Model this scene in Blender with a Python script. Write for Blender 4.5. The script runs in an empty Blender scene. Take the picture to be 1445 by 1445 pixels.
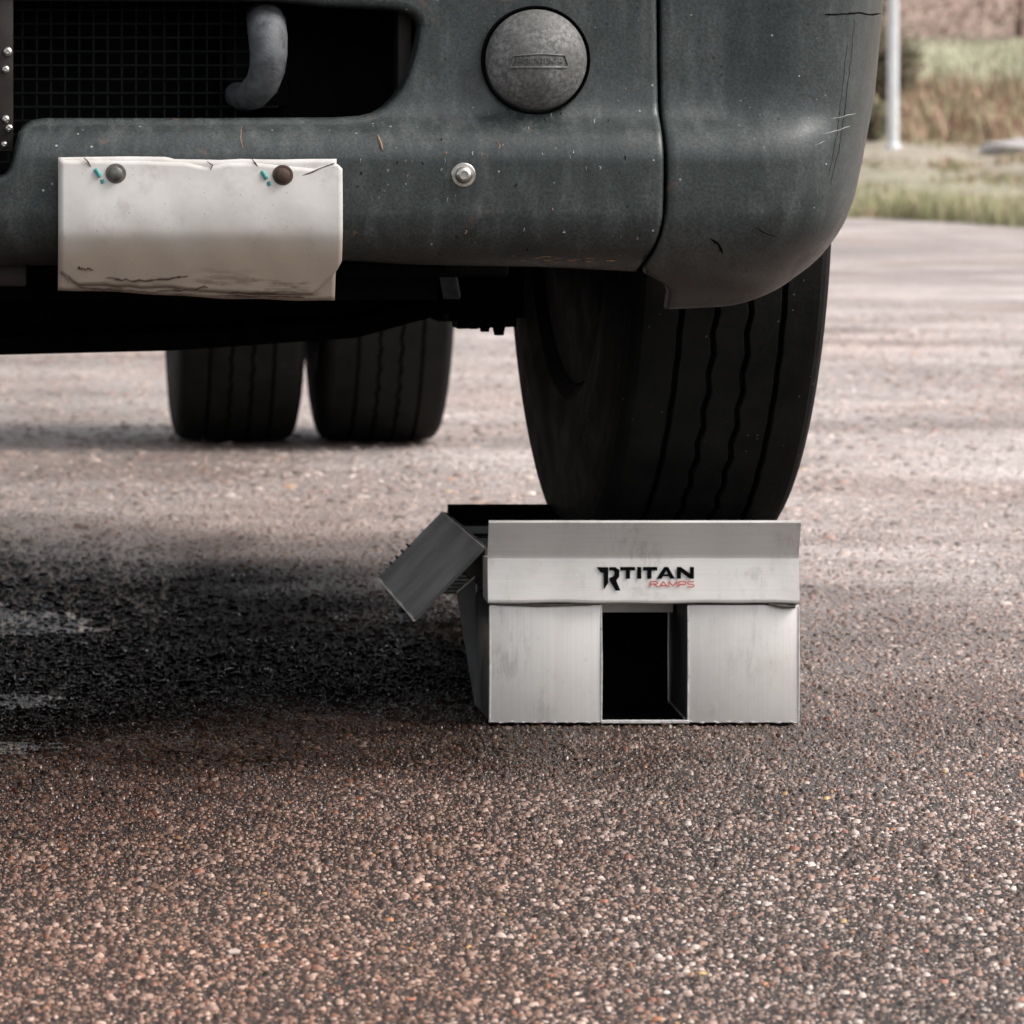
import bpy, bmesh, math, random
import numpy as np
from mathutils import Vector, Matrix

random.seed(7)
rng = np.random.default_rng(7)
R = math.radians
scene = bpy.context.scene
C = scene.collection

# ---------------------------------------------------------------- camera, sky, sun, exposure
FPX = 7210.0            # focal length in photograph pixels (1445 wide)
VX, VY = -20.0, 170.0   # vanishing point of the truck's long axis in the photograph
H = 0.70                # eye height
cam = bpy.data.cameras.new('camera')
cam.sensor_width = 36.0
cam.lens = FPX / 1445.0 * 36.0
cam.shift_x = (722.5 - VX) / 1445.0
cam.shift_y = -(722.5 - VY) / 1445.0
cam.clip_start = 0.05
cam.clip_end = 2000.0
cam.dof.use_dof = True
cam.dof.focus_distance = 5.25
cam.dof.aperture_fstop = 19.0
camo = bpy.data.objects.new('camera', cam)
camo.location = (0, 0, H)
camo.rotation_euler = (R(90), 0, 0)
C.objects.link(camo)
scene.camera = camo

SUN_AZ, SUN_EL = R(108), R(48)       # azimuth clockwise from +Y, elevation
world = bpy.data.worlds.new('World')
scene.world = world
world.use_nodes = True
wn, wl = world.node_tree.nodes, world.node_tree.links
wn.clear()
sky = wn.new('ShaderNodeTexSky'); sky.sky_type = 'NISHITA'; sky.sun_disc = False
sky.sun_elevation = SUN_EL; sky.sun_rotation = SUN_AZ
sky.air_density = 1.0; sky.dust_density = 4.0; sky.ozone_density = 1.0
hs = wn.new('ShaderNodeHueSaturation'); hs.inputs['Saturation'].default_value = 0.22
bg = wn.new('ShaderNodeBackground'); bg.inputs['Strength'].default_value = 0.15
wo = wn.new('ShaderNodeOutputWorld')
wl.new(sky.outputs[0], hs.inputs['Color']); wl.new(hs.outputs[0], bg.inputs[0]); wl.new(bg.outputs[0], wo.inputs[0])

sun = bpy.data.lights.new('sun', 'SUN'); sun.energy = 1.2; sun.angle = R(25); sun.color = (1.0, 0.95, 0.90)
suno = bpy.data.objects.new('sun', sun); C.objects.link(suno)
sd = Vector((math.sin(SUN_AZ)*math.cos(SUN_EL), math.cos(SUN_AZ)*math.cos(SUN_EL), math.sin(SUN_EL)))
suno.rotation_euler = sd.to_track_quat('Z', 'Y').to_euler()
suno.location = (5, 3, 12)

vs = scene.view_settings
vs.view_transform = 'Standard'; vs.look = 'None'; vs.gamma = 1.0; vs.use_curve_mapping = False
vs.exposure = 0.85

# ---------------------------------------------------------------- helpers
def at(px, py, d):
    s = FPX / d
    return Vector(((px - VX) / s, d, H - (py - VY) / s))

def tag(o, label=None, cat=None, group=None, kind=None):
    if label: o['label'] = label
    if cat: o['category'] = cat
    if group: o['group'] = group
    if kind: o['kind'] = kind
    return o

def empty(name, loc=(0, 0, 0)):
    o = bpy.data.objects.new(name, None); o.location = loc; o.empty_display_size = 0.1
    C.objects.link(o); return o

def link(name, me, mat=None, parent=None, smooth=False, world=True):
    o = bpy.data.objects.new(name, me)
    if mat is not None and not me.materials: me.materials.append(mat)
    C.objects.link(o)
    if parent is not None:
        o.parent = parent
        if world:
            bpy.context.view_layer.update()
            o.matrix_parent_inverse = parent.matrix_world.inverted()
    if smooth:
        me.polygons.foreach_set('use_smooth', [True]*len(me.polygons))
    return o

def pyd(name, verts, faces, mat=None, parent=None, smooth=False, weld=False):
    me = bpy.data.meshes.new(name)
    me.from_pydata([tuple(v) for v in verts], [], faces); me.validate(); me.update()
    bm = bmesh.new(); bm.from_mesh(me)
    if weld: bmesh.ops.remove_doubles(bm, verts=bm.verts, dist=1e-5)
    bmesh.ops.recalc_face_normals(bm, faces=bm.faces)
    bm.to_mesh(me); bm.free()
    return link(name, me, mat, parent, smooth)

def bm_obj(name, bm, mat=None, parent=None, smooth=False, angle=None):
    me = bpy.data.meshes.new(name); bm.to_mesh(me); bm.free()
    o = link(name, me, mat, parent, smooth)
    if angle is not None: sharp(o, angle)
    return o

def sharp(o, deg=35):
    me = o.data
    me.polygons.foreach_set('use_smooth', [True]*len(me.polygons))
    bm = bmesh.new(); bm.from_mesh(me)
    for e in bm.edges:
        if len(e.link_faces) == 2 and e.calc_face_angle(0) > R(deg): e.smooth = False
    bm.to_mesh(me); bm.free()

def add_box(bm, x0, x1, y0, y1, z0, z1, bev=0.0, seg=1):
    vs_ = [bm.verts.new((x, y, z)) for x in (x0, x1) for y in (y0, y1) for z in (z0, z1)]
    fs = []
    for idx in ((0,1,3,2),(4,6,7,5),(0,4,5,1),(2,3,7,6),(0,2,6,4),(1,5,7,3)):
        fs.append(bm.faces.new([vs_[i] for i in idx]))
    bmesh.ops.recalc_face_normals(bm, faces=fs)
    if bev > 0:
        es = list({e for f in fs for e in f.edges})
        bmesh.ops.bevel(bm, geom=es, offset=bev, segments=seg, affect='EDGES', profile=0.5)

def box(name, x0, x1, y0, y1, z0, z1, mat, parent=None, bev=0.0, seg=2):
    bm = bmesh.new(); add_box(bm, x0, x1, y0, y1, z0, z1, bev, seg)
    return bm_obj(name, bm, mat, parent, angle=35 if bev else None)

def tube_mesh(pts, rad, n=14, cap=True):
    """swept tube; rad may be a list"""
    pts = [Vector(p) for p in pts]
    if not hasattr(rad, '__len__'): rad = [rad]*len(pts)
    V, F = [], []
    prev = None
    for i, p in enumerate(pts):
        t = (pts[min(i+1, len(pts)-1)] - pts[max(i-1, 0)]).normalized()
        if prev is None:
            a = Vector((0, 0, 1)) if abs(t.z) < 0.9 else Vector((1, 0, 0))
            u = t.cross(a).normalized()
        else:
            u = (prev - t*prev.dot(t)).normalized()
        prev = u; w = t.cross(u)
        for k in range(n):
            a = 2*math.pi*k/n
            V.append(p + (u*math.cos(a) + w*math.sin(a))*rad[i])
    for i in range(len(pts)-1):
        for k in range(n):
            F.append((i*n+k, i*n+(k+1) % n, (i+1)*n+(k+1) % n, (i+1)*n+k))
    if cap:
        F.append(tuple(range(n))[::-1]); F.append(tuple(range((len(pts)-1)*n, len(pts)*n)))
    return V, F

def tube(name, pts, rad, mat, parent=None, n=14):
    V, F = tube_mesh(pts, rad, n)
    o = pyd(name, V, F, mat, parent); sharp(o, 45); return o

def lathe_y(prof, n=32, jitter=0):
    """profile of (radius, y) revolved about Y; starts/ends closed when radius 0"""
    V, F = [], []
    rings = []
    for r, y in prof:
        if r < 1e-7:
            rings.append([len(V)]); V.append((0, y, 0))
        else:
            rings.append(list(range(len(V), len(V)+n)))
            for k in range(n):
                a = 2*math.pi*k/n; V.append((r*math.cos(a), y, r*math.sin(a)))
    for a, b in zip(rings[:-1], rings[1:]):
        for k in range(n):
            k2 = (k+1) % n
            if len(a) == 1 and len(b) == 1: continue
            if len(a) == 1: F.append((a[0], b[k], b[k2]))
            elif len(b) == 1: F.append((a[k], b[0], a[k2]))
            else: F.append((a[k], b[k], b[k2], a[k2]))
    return V, F

def lathe_obj(name, prof, loc, mat, parent=None, n=32, ang=40):
    V, F = lathe_y(prof, n)
    V = [Vector(v) + Vector(loc) for v in V]
    o = pyd(name, V, F, mat, parent); sharp(o, ang); return o

def interp(x, xs, ys): return float(np.interp(x, xs, ys))

def smooth_interp(x, xs, ys):
    """monotone cubic (PCHIP-like) interpolation"""
    xs = np.asarray(xs, float); ys = np.asarray(ys, float)
    if x <= xs[0]: return float(ys[0])
    if x >= xs[-1]: return float(ys[-1])
    h = np.diff(xs); dl = np.diff(ys)/h
    m = np.zeros(len(xs)); m[0] = dl[0]; m[-1] = dl[-1]
    for i in range(1, len(xs)-1):
        if dl[i-1]*dl[i] > 0:
            w1 = 2*h[i]+h[i-1]; w2 = h[i]+2*h[i-1]
            m[i] = (w1+w2)/(w1/dl[i-1]+w2/dl[i])
    i = int(np.searchsorted(xs, x)-1); i = max(0, min(i, len(h)-1))
    t = (x-xs[i])/h[i]
    return float((2*t**3-3*t*t+1)*ys[i] + (t**3-2*t*t+t)*h[i]*m[i] + (-2*t**3+3*t*t)*ys[i+1] + (t**3-t*t)*h[i]*m[i+1])

# ---------------------------------------------------------------- materials
class NT:
    def __init__(self, name):
        self.m = bpy.data.materials.new(name); self.m.use_nodes = True
        self.t = self.m.node_tree; self.t.nodes.clear()
        self.out = self.n('ShaderNodeOutputMaterial'); self.b = self.n('ShaderNodeBsdfPrincipled')
        self.l(self.b.outputs[0], self.out.inputs[0])
        g = self.n('ShaderNodeNewGeometry'); self.pos = g.outputs['Position']
    def n(self, k): return self.t.nodes.new(k)
    def l(self, a, b): self.t.links.new(a, b)
    def val(self, sock, v):
        if hasattr(v, 'is_linked') or isinstance(v, bpy.types.NodeSocket): self.l(v, sock)
        else: sock.default_value = v
    def noise(self, scale, detail=4, rough=0.55, vec=None, stretch=None, dist=0.0):
        v = vec or self.pos
        if stretch is not None:
            mp = self.n('ShaderNodeMapping'); mp.inputs['Scale'].default_value = stretch
            self.l(v, mp.inputs['Vector']); v = mp.outputs[0]
        t = self.n('ShaderNodeTexNoise'); t.inputs['Scale'].default_value = scale
        t.inputs['Detail'].default_value = detail; t.inputs['Roughness'].default_value = rough
        t.inputs['Distortion'].default_value = dist
        self.l(v, t.inputs['Vector']); return t.outputs[0]
    def voro(self, scale, feature='F1', vec=None, rand=1.0):
        t = self.n('ShaderNodeTexVoronoi'); t.feature = feature
        t.inputs['Scale'].default_value = scale; t.inputs['Randomness'].default_value = rand
        self.l(vec or self.pos, t.inputs['Vector']); return t
    def ramp(self, fac, stops, interp_='LINEAR'):
        r = self.n('ShaderNodeValToRGB'); r.color_ramp.interpolation = interp_
        el = r.color_ramp.elements
        while len(el) < len(stops): el.new(0.5)
        for e, (p, c) in zip(el, stops):
            e.position = p
            e.color = (c, c, c, 1) if not hasattr(c, '__len__') else (*c, 1)
        self.l(fac, r.inputs[0]); return r.outputs[0]
    def mix(self, fac, a, b, mode='MIX'):
        m = self.n('ShaderNodeMix'); m.data_type = 'RGBA'; m.blend_type = mode
        self.val(m.inputs[0], fac)
        for s, v in ((m.inputs[6], a), (m.inputs[7], b)):
            if isinstance(v, bpy.types.NodeSocket): self.l(v, s)
            else: s.default_value = (*v, 1) if len(v) == 3 else v
        return m.outputs[2]
    def math(self, op, a, b=0.0, clamp=False):
        m = self.n('ShaderNodeMath'); m.operation = op; m.use_clamp = clamp
        self.val(m.inputs[0], a); self.val(m.inputs[1], b); return m.outputs[0]
    def mapr(self, v, a, b, c=0.0, d=1.0, smooth=True):
        m = self.n('ShaderNodeMapRange'); m.interpolation_type = 'SMOOTHSTEP' if smooth else 'LINEAR'
        self.l(v, m.inputs[0])
        for i, x in enumerate((a, b, c, d)): m.inputs[i+1].default_value = x
        return m.outputs[0]
    def sep(self, v=None):
        s = self.n('ShaderNodeSeparateXYZ'); self.l(v or self.pos, s.inputs[0]); return s.outputs
    def bump(self, h, strength, dist, prev=None):
        b = self.n('ShaderNodeBump'); b.inputs['Strength'].default_value = strength; b.inputs['Distance'].default_value = dist
        self.l(h, b.inputs['Height'])
        if prev is not None: self.l(prev, b.inputs['Normal'])
        return b.outputs[0]
    def set(self, color=None, rough=None, metal=None, normal=None, spec=None, ior=None):
        I = self.b.inputs
        if color is not None:
            if isinstance(color, bpy.types.NodeSocket): self.l(color, I['Base Color'])
            else: I['Base Color'].default_value = (*color, 1)
        if rough is not None: self.val(I['Roughness'], rough)
        if metal is not None: self.val(I['Metallic'], metal)
        if normal is not None: self.l(normal, I['Normal'])
        if spec is not None: self.val(I['Specular IOR Level'], spec)
        if ior is not None: self.val(I['IOR'], ior)
        return self.m

def simple(name, c1, c2, scale, rough=0.6, metal=0.0, bump=0.2, bdist=0.001, bscale=None, spec=.5):
    m = NT(name)
    n = m.noise(scale, 6, 0.6)
    col = m.mix(m.ramp(n, [(0.3, 0.0), (0.7, 1.0)]), c1, c2)
    nb = m.noise(bscale or scale*6, 4, 0.6)
    rr = m.mapr(n, 0.3, 0.7, max(0.05, rough-0.08), min(1, rough+0.08))
    return m.set(col, rr, metal, m.bump(nb, bump, bdist), spec, 1.45 if spec >= .3 else 1.14)

def ground_wet_shade(m):
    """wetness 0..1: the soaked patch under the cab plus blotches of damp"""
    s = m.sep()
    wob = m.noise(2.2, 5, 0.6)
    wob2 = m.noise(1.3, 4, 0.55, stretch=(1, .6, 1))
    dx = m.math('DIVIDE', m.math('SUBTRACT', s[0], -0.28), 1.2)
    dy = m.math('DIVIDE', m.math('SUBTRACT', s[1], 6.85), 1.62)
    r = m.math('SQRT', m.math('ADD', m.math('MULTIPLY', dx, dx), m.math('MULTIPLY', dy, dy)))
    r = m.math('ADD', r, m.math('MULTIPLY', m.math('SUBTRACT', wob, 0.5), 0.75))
    patch = m.mapr(r, 0.62, 1.16, 1.0, 0.0)  # wet ground and the cab's shade, both painted through this mask
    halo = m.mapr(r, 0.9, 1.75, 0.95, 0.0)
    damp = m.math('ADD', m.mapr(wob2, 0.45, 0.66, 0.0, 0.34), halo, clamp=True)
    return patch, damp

def mat_ground():
    m = NT('asphalt_ground')
    patch, damp = ground_wet_shade(m)
    s = m.sep()
    v1 = m.voro(165); v2 = m.voro(330)
    cellc = m.ramp(m.sep(v1.outputs['Color'])[0], [(0.0, (.045, .032, .026)), (0.3, (.11, .083, .07)), (0.55, (.18, .142, .125)), (0.8, (.25, .215, .2)), (0.95, (.34, .31, .3)), (1.0, (.30, .15, .07))])
    fine = m.ramp(m.sep(v2.outputs['Color'])[1], [(0.0, (.06, .045, .038)), (0.6, (.16, .125, .11)), (1.0, (.33, .29, .275))])
    col = m.mix(0.4, cellc, fine)
    edge = m.ramp(v1.outputs['Distance'], [(0.35, 1.0), (0.8, 0.35)])
    col = m.mix(1.0, col, edge, 'MULTIPLY')
    # pale worn, dusty surface farther up the yard and pinkish patches
    col = m.mix(m.mapr(s[1], 5.6, 7.4, .8, 0), col, (.014, .011, .0095))
    big = m.noise(0.55, 6, 0.62, stretch=(0.6, 1.0, 1))
    far = m.mapr(s[1], 4.8, 8.2)
    dust = m.math('MULTIPLY', far, m.mapr(big, 0.3, 0.62, 0.45, 1.0))
    col = m.mix(dust, col, m.mix(m.mapr(m.noise(1.1, 5, .6), .35, .65), (.285, .235, .212), (.375, .325, .30)))
    grain = m.noise(70, 4, 0.75)
    col = m.mix(0.85, col, m.ramp(grain, [(0.33, .25), (0.67, 1.75)]), 'MULTIPLY')
    g2 = m.noise(16, 4, 0.75)
    col = m.mix(0.5, col, m.ramp(g2, [(0.33, .45), (0.67, 1.5)]), 'MULTIPLY')
    stre = m.noise(0.8, 6, 0.65, stretch=(0.8, 1.0, 1))
    col = m.mix(0.38, col, m.ramp(stre, [(0.32, .5), (0.66, 1.25)]), 'MULTIPLY')
    rb = m.noise(0.9, 3, 0.5)
    col = m.mix(m.mapr(rb, .45, .7, 0, .5), col, m.mix(1.0, col, (1.05, .93, .86), 'MULTIPLY'))
    xs_ = m.math('ADD', s[0], m.math('MULTIPLY', m.math('SUBTRACT', m.noise(3.0, 5, .65), .5), .9))
    col = m.mix(m.math('MULTIPLY', m.mapr(xs_, .25, .75, .75, 0), m.mapr(s[1], 5.0, 7.0, 1, 0)), col, m.mix(1.0, col, (.92, .70, .58), 'MULTIPLY'))
    dry = m.math('MULTIPLY', m.mapr(xs_, .55, 1.15), m.mapr(m.noise(1.7, 4, .6), .35, .6, .4, 1))  # dry dusty ground on the right, with bluish sky sheen painted in
    col = m.mix(dry, col, m.mix(1.0, col, (1.4, 1.42, 1.46), 'MULTIPLY'))
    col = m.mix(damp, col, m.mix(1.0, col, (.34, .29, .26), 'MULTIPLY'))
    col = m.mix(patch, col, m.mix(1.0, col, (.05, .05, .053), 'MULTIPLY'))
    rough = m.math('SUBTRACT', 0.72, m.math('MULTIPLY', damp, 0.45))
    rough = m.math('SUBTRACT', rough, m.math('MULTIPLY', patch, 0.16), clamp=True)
    h = m.math('SUBTRACT', 1.0, v1.outputs['Distance'])
    nb = m.bump(h, 0.9, 0.003)
    nb = m.bump(m.noise(14, 5, .6), 0.5, 0.012, nb)
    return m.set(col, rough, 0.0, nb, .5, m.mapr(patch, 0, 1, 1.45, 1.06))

def mat_stones():
    m = NT('aggregate_stone')
    patch, damp = ground_wet_shade(m)
    a = m.n('ShaderNodeAttribute'); a.attribute_name = 'stone_tint'
    col = m.mix(0.35, a.outputs['Color'], m.ramp(m.noise(600, 2, .6), [(0.3, .5), (0.7, 1.4)]), 'MULTIPLY')
    s = m.sep()
    big = m.noise(0.55, 6, 0.62, stretch=(0.6, 1.0, 1))
    far = m.mapr(s[1], 4.8, 8.2)
    dust = m.math('MULTIPLY', far, m.mapr(big, 0.3, 0.62, 0.45, 1.0))
    col = m.mix(m.math('MULTIPLY', dust, .72), col, m.mix(m.mapr(m.noise(1.1, 5, .6), .35, .65), (.285, .235, .212), (.375, .325, .30)))
    stre = m.noise(0.8, 6, 0.65, stretch=(0.8, 1.0, 1))
    col = m.mix(0.38, col, m.ramp(stre, [(0.32, .5), (0.66, 1.25)]), 'MULTIPLY')
    rb = m.noise(0.9, 3, 0.5)
    col = m.mix(m.mapr(rb, .45, .7, 0, .5), col, m.mix(1.0, col, (1.05, .93, .86), 'MULTIPLY'))
    xs_ = m.math('ADD', s[0], m.math('MULTIPLY', m.math('SUBTRACT', m.noise(3.0, 5, .65), .5), .9))
    col = m.mix(m.math('MULTIPLY', m.mapr(xs_, .25, .75, .75, 0), m.mapr(s[1], 5.0, 7.0, 1, 0)), col, m.mix(1.0, col, (.92, .70, .58), 'MULTIPLY'))
    dry = m.math('MULTIPLY', m.mapr(xs_, .55, 1.15), m.mapr(m.noise(1.7, 4, .6), .35, .6, .4, 1))  # same dry dust and painted sky sheen as on the ground
    col = m.mix(dry, col, m.mix(1.0, col, (1.4, 1.42, 1.46), 'MULTIPLY'))
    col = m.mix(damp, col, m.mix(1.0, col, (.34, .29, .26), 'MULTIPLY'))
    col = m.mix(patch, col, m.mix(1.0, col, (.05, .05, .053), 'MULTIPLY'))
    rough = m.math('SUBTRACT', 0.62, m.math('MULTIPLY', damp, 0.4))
    lum = m.sep(a.outputs['Color'])[0]
    pick = m.math('MULTIPLY', m.math('GREATER_THAN', lum, .30), m.mapr(m.noise(3.5, 4, .6), .40, .55))
    left = m.mapr(xs_, -.05, .28, 1.0, 0.0)
    shine = m.math('MAXIMUM', pick, m.math('MULTIPLY', left, m.math('GREATER_THAN', lum, .10)))
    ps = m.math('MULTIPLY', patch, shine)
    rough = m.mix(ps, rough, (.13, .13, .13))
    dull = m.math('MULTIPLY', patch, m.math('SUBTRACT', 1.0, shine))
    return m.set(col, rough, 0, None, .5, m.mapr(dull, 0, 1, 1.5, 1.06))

def mat_bumper():
    m = NT('bumper_plastic')
    s = m.sep()
    n1 = m.noise(9, 6, .62); n2 = m.noise(30, 5, .65, stretch=(1.6, 1, .35))
    col = m.mix(m.ramp(n1, [(.3, 0.), (.7, 1.)]), (.017, .0215, .0207), (.036, .0425, .041))
    col = m.mix(m.mapr(n2, .45, .72, 0, .5), col, (.066, .072, .070))
    gr = m.noise(300, 3, .7); col = m.mix(.6, col, m.ramp(gr, [(.36, .45), (.64, 1.7)]), 'MULTIPLY')
    bl = m.noise(45, 4, .7); col = m.mix(.32, col, m.ramp(bl, [(.34, .6), (.68, 1.6)]), 'MULTIPLY')
    # dust dried on towards the lower roll
    z = m.math('ADD', s[2], m.math('MULTIPLY', m.math('SUBTRACT', m.noise(14, 4, .6), .5), .07))
    low = m.mapr(z, .50, .60, 1.0, 0.0)
    col = m.mix(m.math('MULTIPLY', low, .6), col, (.075, .054, .043))
    # stone chips, pale flecks and dark pits
    v = m.voro(210); rid = m.sep(v.outputs['Color'])
    dens = m.mapr(m.noise(6, 3, .5), .42, .66, .968, .88)
    spot = m.math('MULTIPLY', m.math('LESS_THAN', v.outputs['Distance'], m.math('MULTIPLY', m.math('POWER', rid[1], 2.0), .30)), m.math('GREATER_THAN', rid[0], dens))
    col = m.mix(spot, col, m.mix(rid[2], (.36, .36, .34), (.12, .10, .085)))
    v2 = m.voro(120); r2 = m.sep(v2.outputs['Color'])
    pit = m.math('MULTIPLY', m.math('LESS_THAN', v2.outputs['Distance'], m.math('MULTIPLY', r2[1], .24)), m.math('GREATER_THAN', r2[0], .86))
    col = m.mix(pit, col, (.012, .013, .013))
    # rusty brown scuffs
    rs = m.math('MULTIPLY', m.mapr(m.noise(26, 5, .7), .60, .70), m.mapr(m.noise(5, 2, .5), .48, .58))
    col = m.mix(m.math('MULTIPLY', rs, .5), col, (.16, .085, .055))
    # fine dark and pale scratches
    sc = m.noise(60, 2, .5, stretch=(1, 1, .06), dist=.4)
    col = m.mix(m.mapr(sc, .68, .74, 0, .35), col, (.018, .02, .02))
    rough = m.mapr(n2, .3, .7, .32, .48)
    nb = m.bump(gr, .3, .0008)
    nb = m.bump(m.noise(22, 3, .5), .12, .002, nb)
    return m.set(col, rough, 0, nb)

def mat_alu(name='brushed_aluminium', base=.62, rough=.42, vert=True):
    m = NT(name)
    st = (420, 420, 3) if vert else (3, 420, 420)
    n = m.noise(1.6, 4, .6, stretch=st)
    blot = m.noise(14, 5, .6)
    c = m.mix(m.ramp(n, [(.3, 0.), (.7, 1.)]), (base*.95, base*.91, base*.865), (base*1.06, base*1.02, base*.975))
    c = m.mix(m.mapr(blot, .45, .75, 0, .4), c, (base*.72, base*.67, base*.62))
    sm2 = m.math('MULTIPLY', m.mapr(m.noise(9, 5, .7), .5, .66), m.mapr(m.noise(150, 3, .7, stretch=(1, 1, .2)), .42, .6))
    c = m.mix(m.math('MULTIPLY', sm2, .35), c, (.22, .2, .18))
    sm = m.mapr(m.noise(45, 4, .7), .66, .75, 0, .4)
    c = m.mix(sm, c, (.2, .18, .16))
    r = m.mapr(blot, .3, .7, rough-.06, rough+.12)
    return m.set(c, r, 0.42, m.bump(n, .05, .0004))

def mat_plate():
    m = NT('plate_white_paint')
    s = m.sep()
    n = m.noise(16, 6, .62)
    col = m.mix(m.ramp(n, [(.35, 0.), (.7, 1.)]), (.50, .475, .445), (.60, .58, .555))
    z = m.math('ADD', s[2], m.math('MULTIPLY', m.math('SUBTRACT', m.noise(20, 4, .6), .5), .022))
    low = m.mapr(z, .552, .600, 1.0, 0.0)
    col = m.mix(m.math('MULTIPLY', low, .95), col, (.40, .32, .25))  # lower half: dust, plus the duller light on its downward bend painted in
    st = m.noise(10, 5, .65, stretch=(1, 1, 5))
    gm = m.noise(38, 5, .7); col = m.mix(m.mapr(gm, .5, .72, 0, .4), col, (.36, .30, .25))
    dirt = m.math('MULTIPLY', m.mapr(st, .53, .62), m.mapr(z, .515, .55, 1.0, 0.0))
    col = m.mix(m.math('MULTIPLY', dirt, .75), col, (.13, .085, .055))
    up = m.math('MULTIPLY', m.mapr(m.noise(24, 5, .65), .56, .7), m.mapr(z, .635, .655))
    col = m.mix(m.math('MULTIPLY', up, .5), col, (.42, .35, .3))
    v = m.voro(260); r = m.sep(v.outputs['Color'])
    sp = m.math('MULTIPLY', m.math('LESS_THAN', v.outputs['Distance'], .22), m.math('GREATER_THAN', r[0], .955))
    col = m.mix(m.math('MULTIPLY', sp, .6), col, (.25, .2, .16))
    return m.set(col, .55, 0, m.bump(m.noise(40, 4, .6), .18, .0015))

def mat_rubber():
    m = NT('tyre_rubber')
    n = m.noise(20, 6, .65)
    col = m.mix(m.ramp(n, [(.35, 0.), (.75, 1.)]), (.006, .0063, .006), (.016, .016, .015))
    v = m.voro(180); r = m.sep(v.outputs['Color'])
    sp = m.math('MULTIPLY', m.math('LESS_THAN', v.outputs['Distance'], .2), m.math('GREATER_THAN', r[0], .96))
    col = m.mix(sp, col, (.10, .10, .095))
    nb = m.bump(m.noise(90, 5, .7), .5, .002)
    return m.set(col, m.mapr(n, .3, .7, .62, .8), 0, nb, .5, 1.2)

def mat_cover():
    m = NT('cover_textured_plastic')
    n = m.noise(220, 4, .7); b = m.noise(22, 5, .6)
    col = m.mix(m.ramp(n, [(.38, 0.), (.62, 1.)]), (.075, .073, .070), (.235, .23, .222))
    col = m.mix(m.mapr(b, .38, .66, .65, 0), col, (.06, .058, .054))
    return m.set(col, .62, 0, m.bump(n, .5, .0012))

def mat_field():
    m = NT('field_soil_and_grass')
    s = m.sep()
    w = m.math('ADD', s[1], m.math('MULTIPLY', m.math('SUBTRACT', m.noise(.55, 6, .65), .5), 17.0))
    f = m.math('DIVIDE', m.math('SUBTRACT', w, 30.0), 60.0)
    col = m.ramp(f, [(0.05, (.27, .245, .16)), (.14, (.20, .21, .115)), (.20, (.28, .255, .175)), (.27, (.30, .262, .2)), (.36, (.325, .27, .22)), (.40, (.29, .175, .115)), (.46, (.21, .15, .095)), (.56, (.25, .20, .125)), (.62, (.33, .33, .215)), (.75, (.36, .35, .24)), (.79, (.28, .2, .16)), (1.0, (.32, .22, .18))])
    n = m.noise(2.0, 6, .65); n2 = m.noise(7, 5, .7)
    col = m.mix(.7, col, m.ramp(n, [(.3, .55), (.7, 1.45)]), 'MULTIPLY')
    col = m.mix(.7, col, m.ramp(m.noise(12, 4, .75), [(.33, .5), (.67, 1.5)]), 'MULTIPLY')
    col = m.mix(m.mapr(n2, .52, .68, 0, .55), col, (.17, .19, .085))
    col = m.mix(m.mapr(m.noise(5, 5, .7), .57, .7, 0, .6), col, (.36, .22, .15))
    return m.set(col, .9, 0, m.bump(n2, .8, .05))

def mat_attr(name, attr, rough=.7, mul=1.0):
    m = NT(name)
    a = m.n('ShaderNodeAttribute'); a.attribute_name = attr
    I = m.b.inputs
    return m.set(a.outputs['Color'], rough)

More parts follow.
